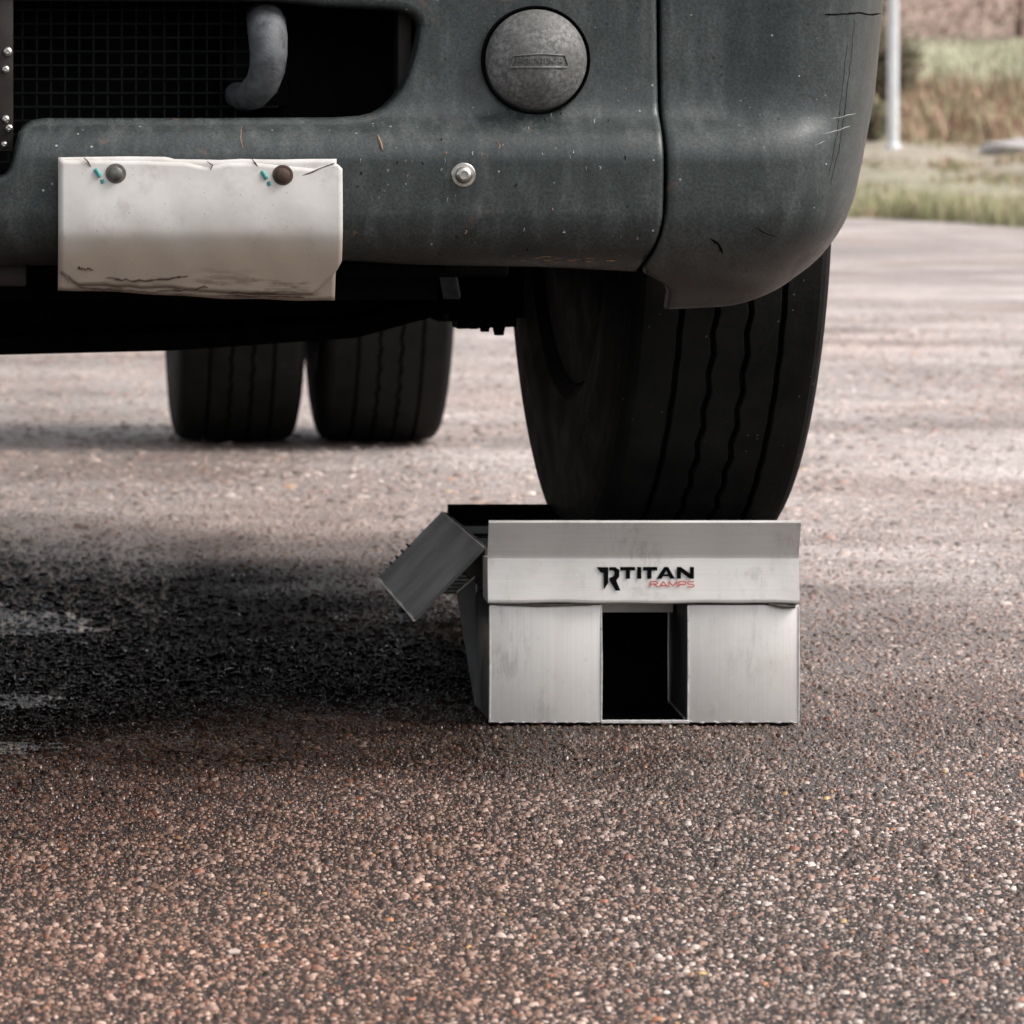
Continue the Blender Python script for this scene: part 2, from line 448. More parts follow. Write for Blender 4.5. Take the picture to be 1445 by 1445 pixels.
M = dict(
    ground=mat_ground(), stones=mat_stones(), bumper=mat_bumper(), alu=mat_alu('brushed_aluminium', .66, .55), alu_h=mat_alu('brushed_aluminium_rail', .66, .5, False),
    wing=simple('smooth_grey_plate', (.075, .078, .079), (.09, .093, .094), 5, .45, .6, .0, .0004), alu_shade=simple('shaded_aluminium', (.085, .09, .092), (.17, .175, .178), 18, .42, .8, .15, .0008), plate=mat_plate(), rubber=mat_rubber(), cover=mat_cover(), field=mat_field(),  # shade on leg sides and deck is painted with a darker aluminium
    black=simple('black_underbody_paint', (.003, .003, .003), (.009, .0085, .008), 12, .7, 0, .3, .002, spec=.12),
    seam=simple('black_seam_and_shade', (.003, .003, .003), (.006, .006, .006), 40, .7, spec=.1),
    steel=simple('zinc_steel', (.42, .40, .37), (.66, .62, .57), 90, .3, .95, .1, .0004),
    oldbolt=simple('dull_bolt_steel', (.09, .085, .075), (.19, .18, .165), 120, .5, .6, .4, .0006),
    rustbolt=simple('rusty_bolt_steel', (.05, .032, .024), (.11, .07, .05), 150, .7, .3, .5, .0008),
    hook=simple('worn_tow_hook_steel', (.035, .037, .04), (.125, .13, .137), 60, .6, .1, .5, .0012),
    wire=simple('dark_screen_wire', (.007, .0085, .008), (.014, .016, .015), 60, .7, 0, spec=.2),
    strip=simple('brown_bracket_steel', (.012, .0095, .008), (.032, .025, .021), 40, .6, .2),
    tie=simple('teal_nylon', (.02, .16, .15), (.05, .3, .28), 80, .4),
    cab=simple('dark_cab_paint', (.03, .038, .038), (.05, .06, .06), 3, .35),
    glass=simple('dark_windscreen', (.01, .012, .013), (.015, .017, .018), 3, .06),
    rim=simple('dark_wheel_steel', (.05, .05, .05), (.12, .118, .11), 25, .55, .5),
    ink=simple('black_sticker_ink', (.003, .003, .0035), (.005, .005, .0055), 60, .7, spec=.1),
    red=simple('red_sticker_ink', (.42, .045, .035), (.52, .07, .05), 60, .5),
    edge=simple('cut_aluminium_edge', (.6, .59, .57), (.8, .79, .77), 120, .35, .7),
    post=simple('pale_painted_post', (.52, .54, .56), (.66, .68, .70), 6, .45),
    rock=simple('pale_weathered_rock', (.36, .335, .325), (.5, .475, .465), 3, .85, 0, .8, .03),
    white=simple('white_plastic', (.78, .78, .77), (.86, .86, .85), 20, .5),
    grass=mat_attr('dry_grass_blades', 'blade_tint', .75), twig=mat_attr('brown_scrub_twigs', 'blade_tint', .85),
    bark=simple('brown_bark', (.07, .05, .035), (.14, .1, .075), 14, .9),
    scrap=simple('pinkish_paper_scrap', (.38, .27, .24), (.5, .41, .38), 60, .7),
)

# ---------------------------------------------------------------- ground and field
def grid_mesh(xs, ys, zf):
    V = [(x, y, zf(x, y)) for y in ys for x in xs]
    nx = len(xs)
    F = [(j*nx+i, j*nx+i+1, (j+1)*nx+i+1, (j+1)*nx+i) for j in range(len(ys)-1) for i in range(nx-1)]
    return V, F

V, F = grid_mesh([-700, -40, -8, -2, 0, 2, 8, 40, 700], [-200, -20, 0, 3, 6, 9, 14, 30, 60, 900], lambda x, y: 0.0)
tag(pyd('ground', V, F, M['ground']), kind='structure')

TD = [28, 34, 40, 45, 50, 55, 60, 66, 75, 80, 110, 200, 700]
TZ = [0.02, .02, .06, .2, .42, .66, .9, 1.25, 1.78, 2.0, 9.0, 20.0, 30.0]
def terr(d): return smooth_interp(d, TD, TZ)
def verge(x):
    return 35.2 - 4.6*math.tanh((x - 6.55)*1.7) + .35*math.sin(x*7.1) + .5*math.sin(x*12.3+1)
xs = list(np.concatenate([np.linspace(-160, -10, 12), np.linspace(-8, 3, 12), np.linspace(3.2, 14, 72), np.linspace(15, 30, 16), np.linspace(40, 260, 12)]))
us = list(np.concatenate([np.linspace(0, .02, 4), np.linspace(.03, 1, 46)]))
V = []
for u in us:
    for x in xs:
        y0 = verge(x); y = y0 + (u**1.0)*(80 - y0)
        n = .05*math.sin(x*3.1 + y*1.7) * math.sin(y*2.3 - x) * min(1, u*20)
        V.append((x, y, terr(y) + n - (.03 if u == 0 else 0)))
for y in (95, 130, 200, 350, 700):
    for x in xs: V.append((x, y, terr(y)))
nx = len(xs); rows = len(us) + 5
F = [(j*nx+i, j*nx+i+1, (j+1)*nx+i+1, (j+1)*nx+i) for j in range(rows-1) for i in range(nx-1)]
tag(pyd('field', V, F, M['field'], smooth=True), kind='structure')

# embedded aggregate of the near ground: tens of thousands of chips, real geometry
def build_stones(tier):
    sp, x0, x1, y0, y1, r0 = ((.0056, -.42, 1.66, 3.55, 7.4, .0023), (.0115, -1.0, 2.2, 6.2, 11.0, .0040), (.033, -2.2, 3.6, 8.2, 20.0, .0085))[tier]
    gx = np.arange(x0, x1, sp); gy = np.arange(y0, y1, sp)
    X, Y = np.meshgrid(gx, gy); X = X.ravel(); Y = Y.ravel()
    X = X + rng.uniform(-.5, .5, X.size)*sp*1.1; Y = Y + rng.uniform(-.5, .5, Y.size)*sp*1.1
    p = (np.interp(Y, [5.8, 7.4], [1.0, 0.0])*0.86, np.interp(Y, [6.2, 7.2, 8.2, 11.0], [0.2, 1.0, .75, 0.0])*.8, np.interp(Y, [8.2, 9.5, 13.0, 20.0], [0.1, .7, .7, 0.15]))[tier]
    k = rng.random(X.size) < p; X = X[k]; Y = Y[k]; n = X.size
    r = np.clip(rng.lognormal(math.log(r0), .45, n), r0*.5, r0*2.6)
    h = r*rng.uniform(.3, .95, n)*(.8, .5, .42)[tier]
    ang = rng.uniform(0, 6.283, n)
    V = np.zeros((n, 8, 3), np.float32)
    el = rng.uniform(.65, 1.0, n)
    for kx in range(4):
        a = kx*math.pi/2 + rng.uniform(-.45, .45, n)
        rr = r*rng.uniform(.8, 1.25, n)
        lx, ly = np.cos(a)*rr, np.sin(a)*rr*el
        V[:, kx, 0] = X + lx*np.cos(ang) - ly*np.sin(ang); V[:, kx, 1] = Y + lx*np.sin(ang) + ly*np.cos(ang); V[:, kx, 2] = -.001
        q = rng.uniform(.35, .8, n)
        V[:, 4+kx, 0] = X + (lx*np.cos(ang) - ly*np.sin(ang))*q; V[:, 4+kx, 1] = Y + (lx*np.sin(ang) + ly*np.cos(ang))*q
        V[:, 4+kx, 2] = h*rng.uniform(.6, 1.15, n)
    q = np.array([[0,1,5,4],[1,2,6,5],[2,3,7,6],[3,0,4,7],[4,5,6,7]])
    Fq = (np.arange(n)[:, None, None]*8 + q[None]).reshape(-1)
    me = bpy.data.meshes.new('aggregate_chips')
    me.vertices.add(n*8); me.vertices.foreach_set('co', V.ravel())
    nf = n*5
    me.loops.add(nf*4); me.loops.foreach_set('vertex_index', Fq.astype(np.int32))
    me.polygons.add(nf); me.polygons.foreach_set('loop_start', np.arange(nf, dtype=np.int32)*4)
    me.update(calc_edges=True)
    pal = np.array([(.035,.025,.02),(.085,.06,.048),(.16,.118,.10),(.235,.185,.162),(.19,.122,.095),(.34,.295,.275),(.40,.365,.345),(.46,.425,.405),(.29,.15,.08),(.23,.11,.075),(.38,.27,.12)])
    w = np.array([.17,.19,.20,.18,.11,.085,.035,.006,.006,.012,.002]); w = w/w.sum()
    c = pal[rng.choice(len(pal), n, p=w)]*rng.uniform(.9, 1.6, (n, 1))*np.array([1.06, .98, .92])
    col = np.ones((n, 8, 4), np.float32); col[:, :, :3] = c[:, None, :]
    at_ = me.attributes.new('stone_tint', 'FLOAT_COLOR', 'POINT'); at_.data.foreach_set('color', col.ravel())
    o = link('aggregate_chips', me, M['stones'])
    tag(o, ('small brown and grey stone chips bedded in the near asphalt', 'coarser stone chips in the asphalt beneath the truck', 'scattered chips on the pale yard behind the truck')[tier], 'gravel', kind='stuff')
build_stones(0); build_stones(1); build_stones(2)

# shallow standing water, the taller chips poking through
wm = NT('puddle_water')
wn1 = wm.noise(38, 4, .6); wn2 = wm.noise(9, 3, .5)
wm.set((.006, .007, .008), .06, 0, wm.bump(wn2, .6, .03, wm.bump(wn1, .9, .008)), .5, 1.33)
def puddle(cx, cy, rx, ry, z, seed):
    rd = random.Random(seed); ph = [rd.uniform(0, 6.28) for _ in range(5)]
    V = [(cx, cy, z)]; n = 90
    for k in range(n):
        a = 2*math.pi*k/n
        f = 1 + .2*math.sin(2*a+ph[0]) + .16*math.sin(3*a+ph[1]) + .1*math.sin(7*a+ph[2]) + .07*math.sin(13*a+ph[3]) + .04*math.sin(23*a+ph[4])
        V.append((cx + rx*f*math.cos(a), cy + ry*f*math.sin(a), z))
    F = [(0, 1+k, 1+(k+1) % n) for k in range(n)]
    tag(pyd('puddle', V, F, wm.m), kind='structure')
puddle(-.32, 6.95, .42, .40, .0009, 2)
puddle(-.26, 6.28, .36, .22, .0009, 5)
puddle(-.16, 5.72, .20, .09, .0013, 9)

# ---------------------------------------------------------------- the truck
DB = 5.5                         # distance of the bumper face
CX = -0.18                       # truck centre line
truck = empty('truck', (CX, 8.6, 0))
tag(truck, 'dark grey truck with a scuffed plastic bumper, front wheel driven up on the metal ramp', 'truck')
def bx_(px): return (px - VX)*DB/FPX
def bz_(v): return H - (v - VY)*DB/FPX
PV = [-80, 100, 140, 160, 175, 190, 207, 225, 300, 328, 346, 360, 370, 380, 390]
PY = [.052, .049, .046, .040, .027, .013, .004, .0, .001, .006, .014, .025, .037, .055, .075]
def prof(v): return smooth_interp(v, PV, PY)
TOPX = [-256, -40, -20, 0, 10, 18, 23, 27, 30, 34, 40, 48, 62, 300, 480, 515, 535, 552, 566, 578, 588, 596, 601, 604, 605.6]
TOPY = [263, 263, 261, 257, 253, 246, 237, 222, 203, 190, 182, 177, 174.5, 174.5, 173.5, 171, 166, 156, 143, 127, 108, 86, 66, 48, 36]
def top_v(px): return interp(px, TOPX, TOPY)
def bot_v(px): return smooth_interp(px, [-300, 300, 480, 600, 760, 905, 940], [378, 374, 369, 375, 378, 385, 386])
def end_px(v): return smooth_interp(v, [-80, 240, 300, 330, 355, 386], [931, 933, 932, 927, 919, 904])

def mirror_mesh(V, F):
    n = len(V)
    V2 = V + [Vector((2*CX - v.x, v.y, v.z)) for v in V]
    F2 = F + [tuple(n+i for i in f[::-1]) for f in F]
    return V2, F2

def build_bumper():
    V, F = [], []
    cols = []
    pxs = list(np.linspace(-256, -24, 14)) + list(np.arange(-20, 66, 3.0)) + list(np.linspace(70, 500, 40)) + list(np.linspace(506, 600, 30)) + [602, 603.5, 604.6, 605.3, 605.6]
    pxs2 = list(np.linspace(605.6, 860, 28)) + list(np.linspace(868, 935, 12))
    NV = 56
    def column(px, vt, tangent=None):
        vb = bot_v(px)
        vs_ = vb + (vt - vb)*np.linspace(0, 1, NV)
        ring = []
        # return flange underneath
        p = at(px, vb, DB); y0 = prof(vb)
        x = bx_(px)
        ring.append(Vector((x, DB + y0 + .09, bz_(vb) + .012)))
        ring.append(Vector((x, DB + y0 + .03, bz_(vb) - .001)))
        for v in vs_:
            xx = x
            if px > 866:
                t = (px - 866)/(935 - 866); xx = bx_(866 + t*(end_px(v) - 866))
            ring.append(Vector((xx, DB + prof(v), bz_(v))))
        if tangent is not None:
            n = tangent
            e = ring[-1]
            for a, b in ((.0035, .0022), (.0055, .0065), (.006, .02), (.006, .055)):
                ring.append(e + Vector((n[0]*a, b, n[1]*a)))
        return ring
    rings = []
    for i, px in enumerate(pxs):
        a, b = pxs[max(i-1, 0)], pxs[min(i+1, len(pxs)-1)]
        tx, tz = bx_(b) - bx_(a), bz_(top_v(b)) - bz_(top_v(a))
        L = math.hypot(tx, tz); n = (-tz/L, tx/L)
        rings.append(column(px, top_v(px), n))
    for i in range(len(rings)):
        base = len(V); V += rings[i]
        if i:
            m = len(rings[i])
            for j in range(m-1): F.append((base-m+j, base+j, base+j+1, base-m+j+1))
    # the upright wing with the lamp cover
    NVW = 70
    prev = None
    for i, px in enumerate(pxs2):
        vb = bot_v(px)
        x = bx_(px)
        ring = [Vector((x, DB + prof(vb) + .09, bz_(vb) + .012)), Vector((x, DB + prof(vb) + .03, bz_(vb) - .001))]
        # match the lower NV points of the bar at the joint
        for v in np.concatenate([np.linspace(vb, 36, 56), np.linspace(28, -80, 14)]):
            xx = x
            if px > 866:
                t = (px - 866)/(935 - 866); xx = bx_(866 + t*(end_px(v) - 866))
            ring.append(Vector((xx, DB + prof(v), bz_(v))))
        if i == len(pxs2)-1: last = [r.copy() for r in ring]
        base = len(V); V += ring; m = len(ring)
        if i:
            for j in range(m-1): F.append((base-m+j, base+j, base+j+1, base-m+j+1))
    # rounded return into the seam
    for k, (dx, dy) in enumerate(((.0025, .002), (.0035, .006), (.0035, .03))):
        base = len(V); ring = [p + Vector((dx, dy, 0)) for p in last]; V += ring; m = len(ring)
        for j in range(m-1): F.append((base-m+j, base+j, base+j+1, base-m+j+1))
    # the rail above the grille opening
    pr = None
    RX = list(np.linspace(-256, 540, 24)) + list(np.linspace(548, 600, 16)) + [602, 604, 605, 605.6]
    def rail_b(px): return smooth_interp(px, [-256, 380, 470, 550, 575, 590, 600, 604, 605.6], [-10, -8, 0, 4, 7, 12, 21, 29, 36])
    for i, px in enumerate(RX):
        ring = []
        x = bx_(px)
        a, b = RX[max(i-1, 0)], RX[min(i+1, len(RX)-1)]
        tx, tz = bx_(b)-bx_(a), bz_(rail_b(b))-bz_(rail_b(a)); L = math.hypot(tx, tz); n = (tz/L, -tx/L)
        e = Vector((x, DB + prof(rail_b(px)), bz_(rail_b(px))))
        for aa, bb in ((.006, .055), (.006, .02), (.0055, .0065), (.0035, .0022)):
            ring.append(e + Vector((n[0]*aa, bb, n[1]*aa)))
        for v in [rail_b(px) + (-80 - rail_b(px))*f for f in (36 - np.concatenate([[36.0], np.linspace(28, -80, 14)]))/116.0]: ring.append(Vector((x, DB + prof(v), bz_(v))))
        base = len(V); V += ring; m = len(ring)
        if i:
            for j in range(m-1): F.append((base-m+j, base+j, base+j+1, base-m+j+1))
    V, F = mirror_mesh(V, F)
    o = pyd('bumper', V, F, M['bumper'], truck, smooth=True, weld=True)
    return o
bumper = build_bumper()

def build_end(mirror=False):
    V, F = [], []
    XSV = [-80, 250, 300, 330, 355, 384, 392, 400, 412, 437]
    XSX = [944.5, 946.5, 945.5, 940.5, 932, 918, 930, 952, 960, 962]
    SV = [-80, 0, 130, 230, 280, 320, 345, 365, 390, 420, 440]
    SX = [1257, 1250, 1237, 1218, 1207, 1192, 1179, 1166, 1146, 1118, 1096]
    CV = [-80, 100, 140, 160, 175, 190, 207, 225, 300, 335, 360, 385, 410, 437]
    CYv = [.052, .049, .046, .040, .027, .013, .004, 0, .001, .007, .017, .033, .055, .088]
    NT_, NU = 56, 64
    rows = []
    for j in range(NU):
        u = j/(NU-1)
        row = []
        for i in range(NT_):
            t = i/(NT_-1)
            vb = smooth_interp(t, [0, .2, .45, .6, .75, .9, 1], [437, 431, 410, 390, 370, 355, 350])
            v = -80 + u*(vb + 80)
            ve = v
            xs_ = interp(v, XSV, XSX); x0 = bx_(xs_)
            xm = (interp(v, SV, SX) - VX)*5.66/FPX
            rx, ry = min(.17, (xm - x0)*.6), .20
            y0 = smooth_interp(v, CV, CYv)
            # fade the crease of the main bumper towards the corner
            soft = smooth_interp(v, [-80, 225, 300, 437], [.012, .004, .002, .085])
            k = max(0, min(1, (t - .15)/.35)); y0 = y0*(1-k) + soft*k
            Lf = xm - rx - x0
            La = 1.45*ry; Ls = .05
            tot = Lf + La + Ls
            q = t*tot
            if q <= Lf: x, y = x0 + q, 0.0
            elif q <= Lf + La:
                a = (q - Lf)/La*math.pi/2
                ex = 2/2.3
                x = x0 + Lf + rx*math.sin(a)**ex; y = ry*(1 - max(0, math.cos(a))**ex)
            else: x, y = xm - .004*(q-Lf-La)/Ls, ry + (q - Lf - La)
            row.append(Vector((x, DB + y0 + y, bz_(v))))
        rows.append(row)
    # seam-side return and bottom return
    full = []
    for row in rows:
        p = row[0]
        full.append([p + Vector((-.0035, .03, 0)), p + Vector((-.0035, .006, 0)), p + Vector((-.0025, .002, 0))] + row)
    b = full[-1]
    cen = Vector((bx_(1000), DB + .3, 0))
    def inward(p, a, dz):
        d = Vector((cen.x - p.x, cen.y - p.y, 0)).normalized()
        return p + d*a + Vector((0, 0, dz))
    full.append([inward(p, .004, -.003) for p in b]); full.append([inward(p, .010, -.003) for p in b]); full.append([inward(p, .03, .012) for p in b])
    for row in full:
        base = len(V); V += row; m = len(row)
        if base:
            for i in range(m-1): F.append((base-m+i, base-m+i+1, base+i+1, base+i))
    if mirror: V = [Vector((2*CX - v.x, v.y, v.z)) for v in V]
    return pyd('bumper_end', V, F, M['bumper'], truck, smooth=True)
bend = build_end()
bend['label'] = 'rounded dark grey bumper corner above the front tyre'
build_end(True)
# black gasket behind the seam
for mir in (False, True):
    V, F = [], []
    for v in np.linspace(-80, 386, 50):
        e = end_px(v)
        for dxp, dy in ((-12, .012), (4, .012), (24, .012)):
            p = Vector((bx_(e + dxp), DB + prof(v) + dy + .016, bz_(v)))
            if mir: p.x = 2*CX - p.x
            V.append(p)
        b = len(V)
        if b > 3: F += [(b-6, b-5, b-2, b-3), (b-5, b-4, b-1, b-2)]
    pyd('seam_gasket', V, F, M['seam'], truck, smooth=True)

# scratches, a crack and chips lying on the bumper skin
from mathutils.bvhtree import BVHTree
def skin(o):
    bm = bmesh.new(); bm.from_mesh(o.data); t = BVHTree.FromBMesh(bm); bm.free(); return t
SK = {bend: skin(bend), bumper: skin(bumper)}
def scar(par, pts, r, mat, name='scratch'):
    out = []
    off = par.matrix_world.translation
    fine = []
    for (x0, y0), (x1, y1) in zip(pts[:-1], pts[1:]):
        n = max(2, int(math.hypot(x1-x0, y1-y0)/5))
        for k in range(n): fine.append((x0 + (x1-x0)*k/n + random.uniform(-.6, .6), y0 + (y1-y0)*k/n + random.uniform(-.6, .6)))
    fine.append(pts[-1])
    for (x, y) in fine:
        p = at(x, y, DB); d = (p - Vector((0, 0, H))).normalized()
        h = SK[par].ray_cast(Vector((0, 0, H)), d, 8)
        if h[0] is not None: out.append(h[0] - d*r*.25)
    if len(out) > 2:
        rr = [r*.3] + [r*random.uniform(.6, 1.1) for _ in out[1:-1]] + [r*.3]
        tube(name, out, rr, mat, par, 5)
m_ = M
pale = simple('pale_scuff', (.16, .165, .16), (.3, .3, .29), 200, .7)
rusty = simple('rust_chip', (.16, .085, .05), (.3, .19, .12), 200, .8)
scar(bend, [(1164, 21), (1190, 20), (1210, 18), (1226, 21), (1243, 19)], .0011, m_['seam'], 'crack')
dk_ = simple('dark_scratch', (.011, .013, .013), (.018, .021, .021), 90, .6)
scar(bend, [(1206, 26), (1200, 90), (1192, 160), (1183, 215), (1172, 262)], .0005, dk_)
scar(bend, [(1196, 60), (1188, 130), (1181, 190), (1170, 245)], .0004, dk_)
scar(bend, [(1004, 338), (1014, 345), (1020, 358)], .0016, m_['seam'])
scar(bend, [(1160, 189), (1178, 185), (1200, 178)], .0007, pale)
scar(bend, [(1172, 168), (1190, 164), (1208, 160)], .0006, pale)
scar(bend, [(1150, 205), (1165, 199)], .0005, pale)
scar(bend, [(1068, 322), (1080, 330), (1094, 334)], .0005, m_['seam'])
scar(bumper, [(533, 190), (537, 202), (540, 212)], .0022, rusty, 'chip')
scar(bumper, [(700, 198), (706, 206), (704, 210)], .0010, rusty, 'chip')
scar(bumper, [(929, 88), (928, 110), (927, 128)], .0013, rusty, 'chip')
scar(bumper, [(341, 178), (340, 196), (343, 210)], .0007, rusty, 'chip')
for _ in range(44):
    x, y = random.choice([(random.gauss(820, 60), random.gauss(190, 45)), (random.gauss(560, 60), random.gauss(235, 30)), (random.uniform(620, 920), random.uniform(120, 350))])
    scar(bumper, [(x, y), (x + random.uniform(-2, 2), y + random.uniform(1, 4)), (x + random.uniform(-2, 2), y + random.uniform(3, 6))], random.uniform(.0004, .0010), random.choice([pale, pale, rusty, m_['seam']]), 'chip')
for _ in range(26):
    x, y = random.uniform(700, 905), random.uniform(362, 381)
    scar(bumper, [(x, y), (x + random.uniform(3, 9), y + random.uniform(-1, 1)), (x + random.uniform(9, 16), y + random.uniform(-1, 1))], random.uniform(.0004, .0009), rusty, 'chip')

# --- lamp blanking cover
def build_cover(px, py, rpx, parent):
    y = DB + prof(148) - .004
    r = rpx*DB/FPX
    c = Vector((bx_(px), y, bz_(py)))
    # recessed dark ring round it
    V, F = lathe_y([(r*1.06, .03), (r*1.06, -.0015), (r*1.045, -.003), (r*1.02, -.0015), (r*1.005, .008), (r*.97, .01)], 64)
    cov_pr = [(r*.985, .012), (r*.985, -.003), (r*.97, -.0075), (r*.92, -.012), (r*.8, -.0182), (r*.6, -.0245), (r*.4, -.0282), (r*.2, -.0302), (0, -.0308)]
    cov = lathe_obj('lamp_cover', cov_pr, c, M['cover'], truck, 72, 30)
    ring = pyd('cover_rim', [Vector(v) + c for v in V], F, M['seam'], cov, smooth=True)
    # frame and letters
    def dome(x, z):
        rr = math.hypot(x, z); return -smooth_interp(rr/r, [0, .2, .4, .6, .8, .92], [.0308, .0302, .0282, .0245, .0182, .012])
    s = DB/FPX
    pts = [(-40, 11), (-35, -5), (0, -8), (37, -6), (42, 8), (40, 11), (-40, 11)]
    out = []
    for a, b in zip(pts[:-1], pts[1:]):
        for t in np.linspace(0, 1, 8, endpoint=False):
            X, Z = (a[0]+(b[0]-a[0])*t)*s, -(a[1]+(b[1]-a[1])*t)*s
            out.append(Vector((c.x + X, c.y + dome(X, Z) - .0002, c.z + Z)))
    out.append(out[0])
    tube('badge_frame', out, .0011, M['cover'], cov, 8)
    cu = bpy.data.curves.new('embossed', 'FONT'); cu.body = 'FREIGHTLINER'; cu.align_x = 'CENTER'; cu.align_y = 'CENTER'
    cu.size = .0125; cu.extrude = .0007; cu.offset = .00012
    to = bpy.data.objects.new('embossed', cu); C.objects.link(to)
    bpy.context.view_layer.update()
    me = bpy.data.meshes.new_from_object(to.evaluated_get(bpy.context.evaluated_depsgraph_get()))
    bpy.data.objects.remove(to)
    w = max(v.co.x for v in me.vertices) - min(v.co.x for v in me.vertices)
    k = 66*s/w
    for v in me.vertices:
        X, Z, dz = v.co.x*k + 1*s, v.co.y*.72 - 2*s, v.co.z
        v.co = (c.x + X, c.y + dome(X, Z) - dz - .0002, c.z + Z)
    link('raised_letters', me, M['cover'], cov)
    return cov
build_cover(762, 84, 73, truck)

# --- button screw in the bumper
def button_screw(px, py, d, r, parent):
    c = at(px, py, d)
    w = lathe_obj('screw_washer', [(r*1.0, .002), (r*1.0, -.0006), (r*.94, -.0014), (r*.55, -.0016)], c, M['steel'], parent, 32)
    lathe_obj('screw_head', [(r*.72, -.0014), (r*.70, -.003), (r*.58, -.0058), (r*.40, -.0072), (r*.33, -.0072), (r*.31, -.004), (0, -.0038)], c, M['steel'], w, 32)
    return w
button_screw(654, 247, DB, .0132, truck)

# --- blank licence plate, bent round the lower roll
def build_plate():
    def sheet(out_px, off, name, par, mat, wav=0.0, thick=.0008):
        """ruled sheet: columns in px, each from top v to bottom v; off is distance in front of the bumper"""
        xs_, top, bot = out_px
        cols = np.linspace(xs_[0], xs_[-1], 61); rows = 30
        V, F = [], []
        for px in cols:
            vt, vb = interp(px, xs_, top) + .3*math.sin(px*.05+2), interp(px, xs_, bot) + .7*math.sin(px*.06+off*900) + .5*math.sin(px*.021+1)
            for j in range(rows):
                v = vt + (vb - vt)*j/(rows-1)
                bend = smooth_interp(v, [210, 235, 300, 325, 350, 430], [.0, -.002, -.007, -.006, .0005, .030])
                ww = wav*(math.sin(px*.035 + v*.02)*.5 + math.sin(px*.083 + 1)*.3*math.sin(v*.05))
                V.append(Vector((bx_(px), DB - off + bend + ww, bz_(v))))
        for i in range(len(cols)-1):
            for j in range(rows-1):
                F.append((i*rows+j, i*rows+j+1, (i+1)*rows+j+1, (i+1)*rows+j))
        o = pyd(name, V, F, mat, par, smooth=True)
        md = o.modifiers.new('thickness', 'SOLIDIFY'); md.thickness = thick; md.offset = 0
        return o
    back = sheet(([82, 120, 200, 235, 245, 310, 340, 400, 474], [222, 221, 221, 221, 224, 226, 224, 225, 224], [410, 411, 415, 417, 418, 421, 422, 424, 426]), .0085, 'license_plate', truck, M['plate'], .0008)
    back['label'] = 'blank dented off-white plate with a peeling face'
    # peeling face sheet, shifted to the right with torn lower edge and a curled corner
    front = sheet(([84, 92, 105, 108, 150, 165, 185, 200, 240, 262, 290, 320, 360, 400, 442, 455, 470, 478, 482],
                   [226, 226, 226, 226, 226, 227, 227, 227, 228, 229, 236, 230, 229, 234, 238, 234, 230, 232, 238],
                   [385, 388, 400, 404, 403, 405, 404, 408, 406, 409, 411, 414, 415, 416, 418, 404, 388, 378, 368]), .0112, 'face_sheet', back, M['plate'], .0012, .0005)
    for (px, py, mt) in ((163, 245, 'oldbolt'), (398, 247, 'rustbolt')):
        c = at(px, py, DB); c.y = DB - .0145
        r = .0112
        b = lathe_obj('plate_bolt', [(r, .01), (r, -.0005), (r*.93, -.002), (r*.66, -.0022), (r*.64, -.006), (r*.5, -.0072), (0, -.0074)], c, M[mt], back, 28)
        b['label'] = 'round grey bolt head' if mt == 'oldbolt' else 'dark rusty round bolt head'
    for (px, py) in ((135, 240), (370, 243)):
        a, b_ = at(px, py, DB-.0135), at(px+6, py+9, DB-.0155)
        tube('tie_stub', [a, (a+b_)/2 + Vector((0, -.002, .001)), b_], [.0026, .002, .0024], M['tie'], back, 8)
        a2 = at(px+10, py+18, DB-.0145); tube('tie_stub', [b_ + Vector((.002, 0, -.003)), a2], [.0018, .0028], M['tie'], back, 8)
    # torn cracks in the face
    for pts in ([(118, 222), (124, 228), (128, 235)], [(355, 224), (360, 230), (366, 238)], [(292, 228), (300, 233), (297, 240)], [(415, 252), (440, 243), (455, 236), (472, 230)], [(88, 384), (94, 390), (98, 400)]):
        tube('torn_edge', [at(x, y, DB - .0135 + .0) for x, y in pts], [.0004, .0009, .0004, .0005][:len(pts)], M['rustbolt'], back, 6)
    for pts in ([(110, 378), (122, 379), (134, 380)], [(150, 392), (190, 396), (240, 394), (270, 388)], [(110, 404), (160, 409), (220, 413), (260, 409), (300, 404)], [(310, 416), (380, 418), (440, 420)]):
        pp = []
        for (xa, ya), (xb, yb) in zip(pts[:-1], pts[1:]):
            for t in np.linspace(0, 1, 7, endpoint=False): pp.append((xa + (xb-xa)*t, ya + (yb-ya)*t + random.uniform(-1.6, 1.6)))
        pts = pp
        V_ = [at(x, y, DB) for x, y in pts]
        for q, (x, y) in zip(V_, pts): q.y = DB - .0112 - .0012 + smooth_interp(y, [210, 235, 300, 325, 350, 430], [.0, -.002, -.007, -.006, .0005, .030])
        tube('torn_edge', V_, [.0004] + [random.uniform(.0004, .0015) for _ in range(len(V_)-2)] + [.0003], M['rustbolt'], back, 6)
build_plate()

